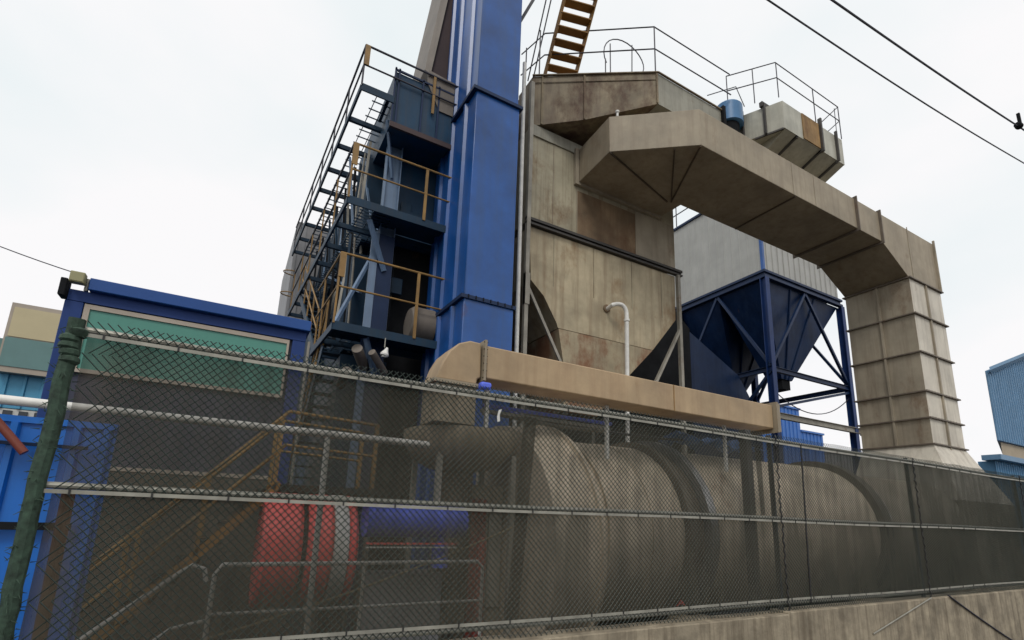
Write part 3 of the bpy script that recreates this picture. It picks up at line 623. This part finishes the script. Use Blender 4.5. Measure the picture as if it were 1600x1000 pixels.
# ------------------------------------------------------------------ upper hood over the collector
ho = thing('upper_hood_duct', 'rust blotched boxy hood duct bending right on top of the cream collector', 'duct', (8, 9, 12.3))
P = [(5.62, 9.76), (8.33, 7.99), (10.75, 7.97), (10.75, 10.5), (5.62, 10.5)]
zb_ = [12.30, 12.88, 12.88, 12.88, 12.30]
def lerp2(a, b, t): return (a[0]+(b[0]-a[0])*t, a[1]+(b[1]-a[1])*t)
mid = lerp2(P[0], P[1], .42)
hb = MB()
bot = [(P[0][0], P[0][1], 12.305), (mid[0], mid[1], 12.45), (P[1][0], P[1][1], 12.88), (P[1][0], 10.5, 12.88), (P[0][0], 10.5, 12.305)]
top = [(p[0], p[1], 13.82) for p in bot]; n5 = 5
hb.add(bot+top, [(0, 1, 2, 3, 4)[::-1], (5, 6, 7, 8, 9)]+[(i, (i+1) % n5, n5+(i+1) % n5, n5+i) for i in range(n5)])
hb.build('rusty_front_section', M['hood'], ho)
MB().box(8.335, 10.75, 7.99, 10.5, 12.88, 13.815).build('pale_side_section', M['hoodg'], ho)
ed = MB()
def onf(t, zlo, zhi, wdt=.03):
    a = lerp2(P[0], P[1], t); d = Vector((P[1][0]-P[0][0], P[1][1]-P[0][1], 0)).normalized(); nrm = Vector((d.y, -d.x, 0))
    p = Vector((a[0], a[1], 0))+nrm*.012; ed.beam(p+Vector((0, 0, zlo)), p+Vector((0, 0, zhi)), .05, .03)
onf(.42, 12.46, 13.8); onf(.995, 12.9, 13.8); onf(.08, 12.34, 13.8)
ed.beam((5.60, 9.74, 13.835), (8.34, 7.965, 13.835), .05, .03); ed.beam((8.34, 7.965, 13.835), (10.78, 7.965, 13.835), .05, .03)
ed.beam((5.65, 9.71, 13.62), (8.34, 7.97, 13.62), .012, .025)
ed.build('edge_angles', M['hood'], ho)
MB().box(10.76, 10.86, 7.90, 10.6, 12.82, 13.95).build('end_flange', M['dark'], ho)
MB().box(5.62, 10.7, 10.51, 13.7, 12.31, 13.7).build('top_casing', M['hood'], ho)
rl = thing('roof_railing', 'dark thin railing around the top of the rusty hood duct', 'railing', (8, 9, 13.85))
for z in (15.28, 14.57):
    MB().path([(5.68, 10.54, z), (5.9, 9.65, z), (8.28, 8.0, z), (11.24, 7.98, z+.02)], .018, 6).build('rail', M['darkrail'], rl)
for (a, b_) in ((8.28, 8.0), (5.75, 9.65), (5.70, 10.3)): MB().tube((a, b_, 13.83), (a, b_, 15.29), .018, n=6).build('post', M['darkrail'], rl)
cg = thing('ladder_hoop', 'curved dark ladder hoop on the roof of the rusty hood duct', 'ladder', (8.2, 9, 13.85))
hc = MB()
hc.path([(8.22+.62*math.cos(t*math.pi/12), 9.0+.25*math.sin(t*math.pi/12*.5), 15.25+.66*math.sin(t*math.pi/12)) for t in range(-5, 15)], .016, 6)
hc.build('hoop', M['darkrail'], cg)
for a in (7.62, 7.45, 8.38): MB().tube((a, 9.0, 13.83), (a+.04*(a > 8), 9.0, 15.3 if a < 8.0 and a > 7.5 else 14.7 if a < 7.5 else 15.7), .016, n=6).build('upright', M['darkrail'], cg)
MB().path([(8.38, 9.0, 14.0), (8.20, 9.0, 14.0), (8.20, 9.0, 13.83)], .016, 6).build('bracket', M['darkrail'], cg)
yst = thing('roof_stair', 'steep ochre steel stair climbing above the hood duct roof', 'stair', (6.4, 9.9, 13.85))
A0, A1 = Vector((6.02, 9.95, 13.86)), Vector((6.02, 8.15, 17.2))
for q in (0, .8): MB().beam(A0+Vector((q, -.22*(q > 0), 0)), A1+Vector((q, -.22*(q > 0), 0)), .03, .18, up=(0, 1, 0)).build('stringer', M['ochrestair'], yst)
tr_ = MB()
for i in range(12):
    p = A0.lerp(A1, (i+.6)/12); tr_.beam(p, p+Vector((.8, -.22, 0)), .22, .03)
tr_.build('treads', M['ochrestair'], yst)
for q in (-.16, -.30):
    MB().tube(A0+Vector((q, .25, .25)), A1+Vector((q, .25, .9)), .018, n=6).build('handrail', M['darkrail'], yst)
MB().beam((5.0, 9.9, 14.9), (5.9, 9.3, 17.2), .06, .06).build('support_strut', M['darkrail'], yst)

# ------------------------------------------------------------------ big beige duct arm and leg
du = thing('duct_arm', 'large beige rectangular duct arching from the collector to the ground at right', 'duct', (14, 8, 0))
ZT, ZB = 12.10, 11.11
pl = [(7.05, 9.69), (6.98, 8.30), (8.65, 7.0), (15.28, 7.0), (15.28, 8.93), (10.05, 8.93), (10.0, 9.69)]
MB().prism([(a, b_, ZB) for a, b_ in pl], (0, 0, ZT-ZB)).build('horizontal_duct', M['beige'], du, bevel=.01)
MB().box(15.33, 16.62, 7.0, 8.93, ZB, ZT).build('horizontal_duct', M['beige'], du, bevel=.01)
MB().prism([(16.66, 7.0, ZT), (16.66, 7.0, ZB), (18.06, 7.0, 10.30), (20.15, 7.0, 10.30), (20.15, 7.0, ZT)], (0, 1.93, 0)).build('elbow', M['beige'], du, bevel=.01)
def fpart(): return MB()
def frame(x0, x1, y0, y1, z0, z1, axis, e=.07, t=.04):
    ls = MB()
    if axis == 'x': ls.prism([(x0-t/2, y0-e, z0-e), (x0-t/2, y1+e, z0-e), (x0-t/2, y1+e, z1+e), (x0-t/2, y0-e, z1+e)], (t, 0, 0))
    else: ls.box(x0-e, x1+e, y0-e, y1+e, z0-t/2, z0+t/2)
    ls.build('flange', M['flange'], du)
frame(15.305, 0, 7.0, 8.93, ZB, ZT, 'x'); frame(16.64, 0, 7.0, 8.93, ZB, ZT, 'x')
for z in (10.29, 9.08, 7.82, 6.58, 5.76, 4.97): frame(18.06, 20.15, 7.0, 8.93, z, 0, 'z')
for bx_ in ((18.36, 18.40, 6.985, 6.999, 10.32, 12.16), (20.11, 20.17, 6.94, 6.999, 10.33, 12.2), (12.2, 12.22, 6.992, 6.999, ZB, ZT), (13.2, 13.22, 6.992, 6.999, ZB, ZT)): MB().box(*bx_).build('seam', M['leg_side'], du)
MB().box(7.04, 10.0, 9.60, 9.688, ZB-.08, ZB-.003).build('flange', M['leg_side'], du); MB().box(6.93, 7.03, 9.60, 9.688, ZB-.08, ZT).build('flange', M['leg_side'], du)
un = MB()
for a, b_ in (((7.0, 8.30), (9.6, 9.0)), ((8.65, 7.02), (9.7, 8.95)), ((8.2, 7.4), (9.7, 8.95)), ((12.3, 7.02), (12.3, 8.9))):
    MB().beam((*a, ZB-.02), (*b_, ZB-.02), .03, .035).build('underside_angle', M['dirty_under'], du)
MB().prism([(18.06, 7.001, 4.99), (18.06, 8.93, 4.99), (18.061, 8.93, 10.27), (18.061, 7.001, 10.27)], (.01, 0, 0)).build('shaded_side_sheet', M['leg_side'], du)  # left face of the leg: stain and shade both put into this darker colour
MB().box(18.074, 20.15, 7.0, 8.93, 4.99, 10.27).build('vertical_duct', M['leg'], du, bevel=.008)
vs_ = MB(); vs_.box(19.02, 19.10, 6.95, 6.998, 4.75, 10.26); vs_.box(18.0, 18.058, 7.9, 7.96, 4.98, 10.26); vs_.build('stiffeners', M['leg_side'], du)
MB().hexa([(17.4, 6.3, 3.3), (20.9, 6.3, 3.3), (20.9, 9.2, 3.3), (17.4, 9.2, 3.3), (18.06, 6.99, 4.95), (20.15, 6.99, 4.95), (20.15, 8.93, 4.95), (18.06, 8.93, 4.95)]).build('flared_base', M['leg'], du)
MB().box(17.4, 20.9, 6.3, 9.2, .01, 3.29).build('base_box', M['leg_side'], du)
for z in (10.29, 9.08, 7.82, 6.58, 5.76):
    bz = MB()
    for i in range(11): bz.tube((18.16+i*.19, 6.955, z-.035), (18.16+i*.19, 6.955, z+.035), .016, n=6)
    bz.build('bolt_row', M['ringdark'], du)
le = MB().lathe((7.15, 8.2, 12.10), (0, 0, 1), [(0, .03), (.10, .03), (.12, .05), (.16, .05)], 12); le.build('lifting_eye', M['white'], du)

# ------------------------------------------------------------------ ribbed box duct with rail at top right, blue drum
rbx = thing('ribbed_box_duct', 'pale ribbed box duct with an ochre rusted panel high behind the beige arm', 'duct', (13.8, 8, 13.4))
bp_ = [(11.95, 8.15), (12.42, 7.2), (15.42, 7.2), (15.42, 9.4), (11.95, 9.4)]
MB().prism([(a, b_, 13.44) for a, b_ in bp_], (0, 0, .90)).build('body', M['greybox'], rbx)
MB().hexa([(12.55, 8.1, 13.1), (15.44, 8.1, 13.1), (15.44, 9.3, 13.1), (12.55, 9.3, 13.1), (12.46, 7.22, 13.437), (15.41, 7.22, 13.437), (15.41, 9.35, 13.437), (12.46, 9.35, 13.437)]).build('sloped_bottom', M['greybox'], rbx)
MB().box(13.3, 14.12, 7.17, 7.197, 13.46, 14.32).build('rusty_panel', M['ochre'], rbx)
rr = MB()
rr.box(14.13, 14.20, 7.10, 7.197, 13.36, 14.50); rr.box(15.0, 15.05, 7.12, 7.197, 13.40, 14.45)
for t in (.0, .55):
    a = lerp2((11.95, 8.15), (12.42, 7.2), t); rr.beam((a[0]-.04, a[1]-.02, 13.42), (a[0]-.04, a[1]-.02, 14.45), .06, .06)
for yy in (8.2,): rr.beam((12.1, 7.9, 13.42), (12.4, 7.22, 13.42), .05, .05)
for xx in (13.0, 14.16, 15.02): rr.box(xx-.03, xx+.03, 7.2, 9.3, 13.36, 13.435)
for xx in (12.1, 12.5): rr.box(xx, xx+.5, 7.6, 7.7, 14.345, 14.50)
rr.build('rib_frames', M['ringdark'], rbx)
for xx in (13.0, 14.16, 15.02): MB().beam((xx, 7.19, 13.42), (xx, 8.09, 13.07), .06, .05).build('bottom_rib', M['ringdark'], rbx)
MB().box(12.6, 15.4, 8.12, 8.18, 13.04, 13.098).build('bottom_rib', M['ringdark'], rbx)
rl2 = thing('platform_railing', 'dark thin railing above the pale ribbed box duct at upper right', 'railing', (13.5, 7.5, 14.35))
for z in (15.42, 14.90):
    MB().path([(11.32, 8.15, z), (12.11, 7.12, z), (15.25, 7.12, z), (15.5, 7.9, z)], .016, 6).build('rail', M['darkrail'], rl2)
for a, b_ in ((11.32, 8.15), (11.75, 7.6), (12.13, 7.12), (13.9, 7.12), (15.25, 7.12), (15.5, 7.9)): MB().tube((a, b_, 14.25), (a, b_, 15.42), .016, n=6).build('post', M['darkrail'], rl2)
MB().tube((15.2, 7.2, 15.4), (15.0, 7.12, 14.3), .012, n=6).build('strut', M['darkrail'], rl2)
MB().path([(11.0, 8.6, 14.95), (11.45, 7.95, 14.95), (12.3, 8.3, 14.95)], .014, 6).build('low_rail', M['darkrail'], rl2)
bd = thing('round_drum', 'small sky blue round drum between the hood and the ribbed box duct', 'drum', (11.9, 8.8, 14))
MB().lathe((11.58, 8.35, 13.90), (0, 0, 1), [(0, .36), (.02, .40), (.62, .40), (.66, .37), (.68, .10)], 28).build('shell', M['bluedrum'], bd)
MB().lathe((11.55, 8.35, 13.45), (0, 0, 1), [(0, .28), (.44, .30)], 20).build('base', M['dark'], bd)

# ------------------------------------------------------------------ baghouse with blue hoppers
bgh = thing('baghouse', 'pale ribbed baghouse on a navy steel frame with two navy hoppers', 'filter house', (22.7, 15.5, 0))
BX0, BX1, BY0, BY1, BZ0, BZ1 = 19.75, 25.7, 13.0, 22.95, 13.62, 18.1
wl = MB(); wl.box(BX0+.05, BX1-.02, BY0+.05, BY1, BZ0, BZ1); wl.corr(BX0+.12, BX1, BY0+.04, BZ0, BZ1, .42, .04); wl.corry(BX0+.04, BY0+.12, BY1, BZ0, BZ1, .42, .018); wl.build('cladding', M['clad'], bgh)
MB().box(BX0-.05, BX1+.05, BY0-.05, BY1+.05, BZ1, BZ1+.12).build('roof_edge', M['navy'], bgh)
MB().box(BX0-.02, BX0+.11, BY0-.02, BY0+.11, BZ0, BZ1-.01).build('corner_post', M['blue'], bgh)
rg = MB()
for z in (13.52, 13.26):
    rg.box(BX0-.12, BX1+.06, BY0-.12, BY0+.08, z-.05, z+.06); rg.box(BX0-.12, BX0+.08, BY0+.081, BY1+.05, z-.05, z+.06)
rg.box(BX0-.04, BX1, BY0-.04, BY0+.05, 13.32, 13.46); rg.box(BX0-.04, BX0+.05, BY0+.06, BY1, 13.32, 13.46)
rg.build('ring_beam', M['navy'], bgh)
for y0, y1 in ((13.1, 15.5), (15.55, 17.95), (18.0, 20.4), (20.45, 22.9)):
    yc = (y0+y1)/2; hpp = MB().hexa([(21.9, yc-.35, 9.1), (22.7, yc-.35, 9.1), (22.7, yc+.35, 9.1), (21.9, yc+.35, 9.1), (BX0+.1, y0, 13.2), (BX1-.1, y0, 13.2), (BX1-.1, y1, 13.2), (BX0+.1, y1, 13.2)])
    h_ = hpp.build('hopper', M['navyhop'], bgh)
    MB().box(22.0, 22.6, yc-.3, yc+.3, 8.65, 9.09).build('outlet', M['dark'], h_)
    dr = MB()
    for t in (.33, .66):
        a = Vector((BX0+.1+(BX1-BX0-.2)*t, y0, 13.2)); b_ = Vector((21.9+.8*t, yc-.35, 9.1)); dr.beam(a-Vector((0, .03, 0)), b_-Vector((0, .03, 0)), .05, .05)
    dr.build('rib', M['navyhop'], h_)
for a in (BX0, BX1):
    for b_ in (BY0, 18.0, BY1):
        MB().ibeam((a, b_, .01), (a, b_, 13.2), .26, .26, .03).build('column', M['navyleg'], bgh)
bm_ = MB()
for z in (9.0,):
    bm_.ibeam((BX0, BY0, z), (BX1, BY0, z), .14, .2, .02); bm_.ibeam((BX0, BY1, z), (BX1, BY1, z), .14, .2, .02)
    bm_.ibeam((BX0, BY0, z), (BX0, BY1, z), .14, .2, .02); bm_.ibeam((BX1, BY0, z), (BX1, BY1, z), .14, .2, .02)
bm_.build('frame_beam', M['navy'], bgh)
bb = MB(); xm = (BX0+BX1)/2; ym = 15.5
for a, b_ in (((xm, BY0, 13.2), (BX0, BY0, 9.1)), ((xm, BY0, 13.2), (BX1, BY0, 9.1)), ((BX0, ym, 13.2), (BX0, BY0, 9.1)), ((BX0, ym, 13.2), (BX0, 18, 9.1)),
              ((BX1, ym, 13.2), (BX1, BY0, 9.1)), ((BX1, ym, 13.2), (BX1, 18, 9.1)), ((xm, BY1, 13.2), (BX1, BY1, 9.1)), ((BX0, BY0, 8.9), (BX0, ym+.6, 5.8)), ((BX0, BY0, 7.3), (BX1, BY0+.02, 8.8))):
    MB().beam(a, b_, .12, .12).build('brace', M['navy'], bgh)
MB().box(21.6, 22.9, 17.2, 23.5, 8.1, 9.8).build('conveyor_casing', M['dark'], bgh)
MB().box(19.9, 21.5, 18.3, 23.5, .01, 13.1).build('baghouse_shade_box', M['dark'], bgh)  # dark box added where the far hoppers lie in shadow
MB().ibeam((19.9, 12.9, 6.93), (27.0, 12.9, 6.93), .16, .24, .02).build('lower_beam', M['greyst'], bgh)
MB().box(26.2, 26.6, 12.7, 13.0, 6.75, 7.15).build('beam_end_block', M['dark'], bgh)
rl3 = MB()
for z in (18.9, 19.4): rl3.tube((BX0-.1, BY0, z), (BX0-.1, BY1+.5, z), .03, n=6)
for i in range(5): rl3.tube((BX0-.1, BY0+i*2.4, 18.2), (BX0-.1, BY0+i*2.4, 19.4), .03, n=6)
rl3.build('roof_rail', M['darkrail'], bgh)
tag(MB().path(sag((20, 13.05, 8.0), (25.8, 13.05, 8.6), .9), .022, 6).build('cable', M['cable']), 'slack black cable hanging inside the baghouse frame', 'cable')

# ------------------------------------------------------------------ beige beam duct behind the fence top
bd2 = thing('horizontal_duct_beam', 'long tan horizontal duct with rounded left elbow just above the fence', 'duct', (6, 6.2, 3.6))
MB().box(2.86, 9.02, 5.98, 6.5, 4.27, 4.735).build('duct', M['beige_clean'], bd2, bevel=.02)
el = MB(); prof = [(2.78, 6.0, 4.76), (2.62, 6.0, 4.765), (2.46, 6.0, 4.70), (2.33, 6.0, 4.57), (2.24, 6.0, 4.40), (2.17, 6.0, 4.17), (2.74, 6.0, 4.17), (2.75, 6.0, 4.25), (2.80, 6.0, 4.27)]
el.prism(prof, (0, .52, 0)); el.build('elbow', M['beige_clean'], bd2, bevel=.02)
fg = MB(); fg.box(2.81, 2.845, 5.94, 6.55, 4.23, 4.80); fg.box(9.03, 9.08, 5.90, 6.55, 4.20, 4.79); fg.box(9.09, 9.16, 5.92, 6.53, 4.22, 4.77); fg.box(2.12, 2.78, 5.95, 6.56, 4.12, 4.168); fg.build('flanges', M['beige'], bd2)
MB().box(2.17, 2.74, 6.0, 6.5, 3.62, 4.115).build('down_duct', M['beige'], bd2)
MB().box(6.37, 6.39, 5.972, 5.979, 4.28, 4.73).build('weld_seam', M['ochre'], bd2)
bt = MB()
for i in range(6): bt.tube((2.80, 5.955, 4.27+i*.1), (2.86, 5.955, 4.27+i*.1), .007, n=6)
bt.build('bolts', M['dark'], bd2)
for xx in (3.05, 5.2, 8.0): MB().beam((xx, 6.3, 3.4), (xx, 6.3, 4.27), .05).build('bracket', M['white'], bd2)
tag(MB().box(2.74, 2.90, 5.85, 5.97, 4.09, 4.19).build('valve', M['pipeblue'], bevel=.03), 'small bright blue valve tucked under the tan duct elbow', 'valve')

# ------------------------------------------------------------------ rotary drum
dr = thing('rotary_drum', 'huge horizontal dusty beige rotary drum behind the shade netting', 'drum', (9, 7.5, 0))
ax = Vector((1, 0, .012)); C0 = Vector((4.35, 7.6, 2.25))
def dl(x0, prof, name, m, n=72): MB().lathe(C0+ax*(x0-4.35), ax, prof, n).build(name, m, dr)
MB().lathe((3.72, 7.35, 2.03), (1, 0, 0), [(0, 1.5), (.001, 1.86), (.68, 1.90), (.681, 1.95), (.74, 1.95), (.741, 1.5)], 72).build('inlet_hood', M['drum'], dr)
dl(4.47, [(0, 1.3), (.001, 1.50), (.6, 1.50)], 'shell', M['drum'])
dl(5.05, [(0, 1.45), (.001, 1.55), (1.55, 1.55), (1.551, 1.4)], 'shell', M['drum'])
dl(6.62, [(0, 1.3), (.001, 1.66), (.16, 1.66), (.161, 1.3)], 'girth_ring', M['drumring'])
dl(6.80, [(0, 1.3), (.001, 1.58), (.22, 1.58), (.221, 1.3)], 'shell_band', M['dirty_under'])
dl(7.04, [(0, 1.3), (.001, 1.72), (.17, 1.72), (.171, 1.3)], 'riding_ring', M['ring'])
dl(7.22, [(0, 1.3), (.001, 1.64), (.10, 1.64), (.101, 1.3)], 'girth_ring', M['drumring'])
dl(7.33, [(0, 1.45), (.001, 1.56), (5.2, 1.56), (5.201, 1.4)], 'shell', M['drum'])
dl(12.54, [(0, 1.3), (.001, 1.70), (.30, 1.70), (.301, 1.3)], 'girth_ring', M['drumring'])
dl(12.86, [(0, 1.3), (.001, 1.64), (.15, 1.64), (.151, 1.3)], 'riding_ring', M['ring'])
dl(13.03, [(0, 1.3), (.001, 1.45), (4.3, 1.45), (4.301, 1.3)], 'shell', M['leg_side'])
for xx in (5.9, 8.4, 9.9, 11.3): dl(xx, [(0, 1.5), (.001, 1.567), (.018, 1.567), (.019, 1.5)], 'weld_seam', M['drum'])
for xx in (6.7, 12.5):
    MB().box(xx, xx+.7, 6.3, 8.9, .01, .95).build('support_pier', M['concrete'], dr)
MB().box(4.5, 4.9, 6.3, 6.8, .01, 1.6).build('support_leg', M['greyst'], dr)
MB().beam((7.9, 5.8, .01), (7.9, 5.8, 4.1), .14, .14).build('guide_post', M['ringdark'], dr)
# burner end bowl under the down duct
bw = thing('dust_bowl', 'rounded beige settling bowl under the tan duct elbow behind the netting', 'hopper', (2.9, 6.6, 3.2))
MB().lathe((2.86, 6.75, 3.06), (0, 0, 1), [(0, .25), (.04, .45), (.16, .66), (.34, .78), (.50, .80), (.54, .80)], 40).build('bowl', M['beige'], bw)
MB().tube((2.86, 6.75, 1.2), (2.86, 6.75, 3.07), .22, n=20).build('spout', M['dirty_under'], bw)
for a, b_ in ((2.4, 6.3), (3.5, 6.3), (3.5, 7.3), (2.4, 7.3)): MB().beam((a, b_, .01), (a, b_, 3.3), .07).build('leg', M['greyst'], bw)
bk = thing('machine_housing', 'grimy grey steel machine casing between the burner and the rotary drum', 'machine', (3.4, 7.2, 0))
MB().box(3.0, 3.68, 6.9, 7.7, .01, 2.9).build('casing', M['leg_side'], bk)
MB().box(3.15, 3.4, 6.86, 6.898, .6, 2.7).build('red_panel', M['reddull'], bk)
MB().box(3.45, 3.65, 6.86, 6.898, 1.2, 2.5).build('grey_panel', M['greyst'], bk)
# clutter just above the fence line beneath the tan duct
cl = thing('tarpaulin', 'crumpled blue tarpaulin on the drum guard below the right part of the tan duct', 'tarpaulin', (7.9, 6.9, 4))
tp = MB(); n_ = 14; vs = []
for i in range(n_+1):
    for j in range(5): vs.append((7.2+i*.17+jit(.05), 6.6+j*.15, 4.02+.10*math.sin(i*1.3+j)+jit(.05)))
tp.add(vs, [(i*5+j, (i+1)*5+j, (i+1)*5+j+1, i*5+j+1) for i in range(n_) for j in range(4)])
o_ = tp.build('sheet', M['scrap'], cl); sol = o_.modifiers.new('thick', 'SOLIDIFY'); sol.thickness = .01

for k, (xa, za, xb, zb2, r_) in enumerate(((3.2, 4.0, 5.6, 3.95, .03), (3.4, 4.12, 4.6, 4.02, .018), (5.6, 3.98, 8.6, 4.08, .025))):
    tag(MB().path(sag((xa, 6.75+.1*k, za), (xb, 6.8, zb2), .05), r_, 8).build('hose', M[('greyst', 'pipeblue', 'cable')[k]]), ('grey hose sagging over the drum hood below the tan duct', 'thin blue hose beside the bright blue valve', 'black hose lying along the drum top below the tan duct')[k], 'hose')
mb_ = MB()
for a in (3.15, 3.9, 4.6, 5.4): mb_.beam((a, 6.6, 3.9), (a, 6.6, 4.24), .04)
wk = thing('pipe_rack', 'grey pipe rack with small pipes just under the tan duct', 'pipe rack', (4.3, 6.6, 3.9))
mb_.beam((3.1, 6.6, 3.96), (5.5, 6.6, 3.96), .05); mb_.build('frame', M['greyst'], wk)
MB().tube((3.1, 6.55, 4.03), (5.5, 6.55, 4.03), .03).build('pipe', M['pipeblue'], wk)
# ------------------------------------------------------------------ right hand buildings
rbd = thing('gabled_shed', 'light blue clad shed on a cream base at the right edge', 'building', (44, 14, 0))
MB().corr(39.3, 52, 12.0, 7.75, 12.0, .35, .05, .1, z1b=16.2).build('wall', M['lightblue2'], rbd, label='light blue ribbed upper wall')
MB().prism([(39.9, 12.15, .01), (52, 12.15, .01), (52, 12.15, 7.72), (39.9, 12.15, 7.72)], (14, 4, 0)).build('base', M['creamwall'], rbd)
MB().prism([(39.3, 12.11, 7.75), (52, 12.11, 7.75), (52, 12.11, 16.2), (39.3, 12.11, 12.0)], (14, 4, 0)).build('body', M['lightblue2'], rbd)
MB().prism([(38.7, 11.7, 11.85), (52.2, 11.7, 16.35), (52.2, 11.7, 16.55), (38.7, 11.7, 12.05)], (14, 4, 0)).build('roof', M['lightblue'], rbd)
MB().prism([(52.02, 12.11, .01), (64, 12.11, .01), (64, 12.11, 12.0), (52.02, 12.11, 16.1)], (14, 4, 0)).build('far_half', M['lightblue2'], rbd)
lsd = thing('low_shed', 'low light blue shed in front of the gabled shed at the right edge', 'building', (40, 12, 0))
MB().corr(35.6, 50, 11.2, .01, 6.2, .3, .05).build('wall', M['lightblue'], lsd)
MB().box(35.7, 50, 11.25, 11.95, .01, 6.2).build('body', M['lightblue'], lsd)
MB().box(35.2, 50.4, 10.8, 11.6, 6.21, 6.48).build('roof', M['lightblue2'], lsd)
for i, (x0, x1, z1, lab) in enumerate(((60.8, 66.0, 17.5, 'taller distant blue clad block between the navy baghouse legs'), (66.05, 71.0, 14.6, 'lower distant blue clad block right of the taller one'))):
    fbk = thing('far_block', lab, 'building', (x0, 40, 0))
    MB().corr(x0, x1, 40, .01, z1, .8, .1, .2).build('wall', M['farblue'], fbk)
    MB().box(x0, x1, 40.25, 48, .01, z1-.05).build('body', M['farblue'], fbk)
    MB().box(x0-.1, x1+.1, 39.8, 48.1, z1+.01, z1+.25).build('roof', M['farblue'], fbk)
fs2 = thing('far_shed', 'long low distant shed with pale grey roof at the foot of the baghouse', 'building', (76, 40, 0))
MB().corr(71.2, 88, 40, .01, 12.6, .8, .1, .2).build('wall', M['cladgrey'], fs2)
MB().prism([(71.1, 39.7, 12.61), (88, 39.7, 12.61), (88, 39.7, 12.9), (71.1, 39.7, 12.9)], (0, 9, 0)).build('roof', M['clad'], fs2)

# ------------------------------------------------------------------ power lines
tag(MB().path([(2.5, 4, 10.38)]+[(6.77+(18.11-6.77)*t, 4, 10.99+1.51*t-.10*math.sin(math.pi*t)) for t in [i/12 for i in range(13)]]+[(30, 4, 14.2)], .016, 6).build('power_cable', M['cable']), 'lower overhead power cable crossing the upper right sky without an insulator', 'cable')
pc = thing('power_cable', 'upper overhead power cable ending in a small insulator at the right edge', 'cable', (12, 4, 12.7))
MB().path([(4, 4, 11.75)]+[(8.84+(18.48-8.84)*t, 4, 12.30+1.51*t-.05*math.sin(math.pi*t)) for t in [i/12 for i in range(13)]]+[(32, 4, 16)], .022, 6).build('strand', M['cable'], pc)
MB().lathe((18.2, 4, 13.80), (1, 0, .12), [(0, .03), (.03, .08), (.07, .08), (.1, .04), (.14, .09), (.2, .09), (.22, .03)], 16).build('insulator', M['dark'], pc)
MB().beam((18.5, 4, 13.86), (18.5, 4, 14.3), .07, .07).build('hanger', M['dark'], pc)
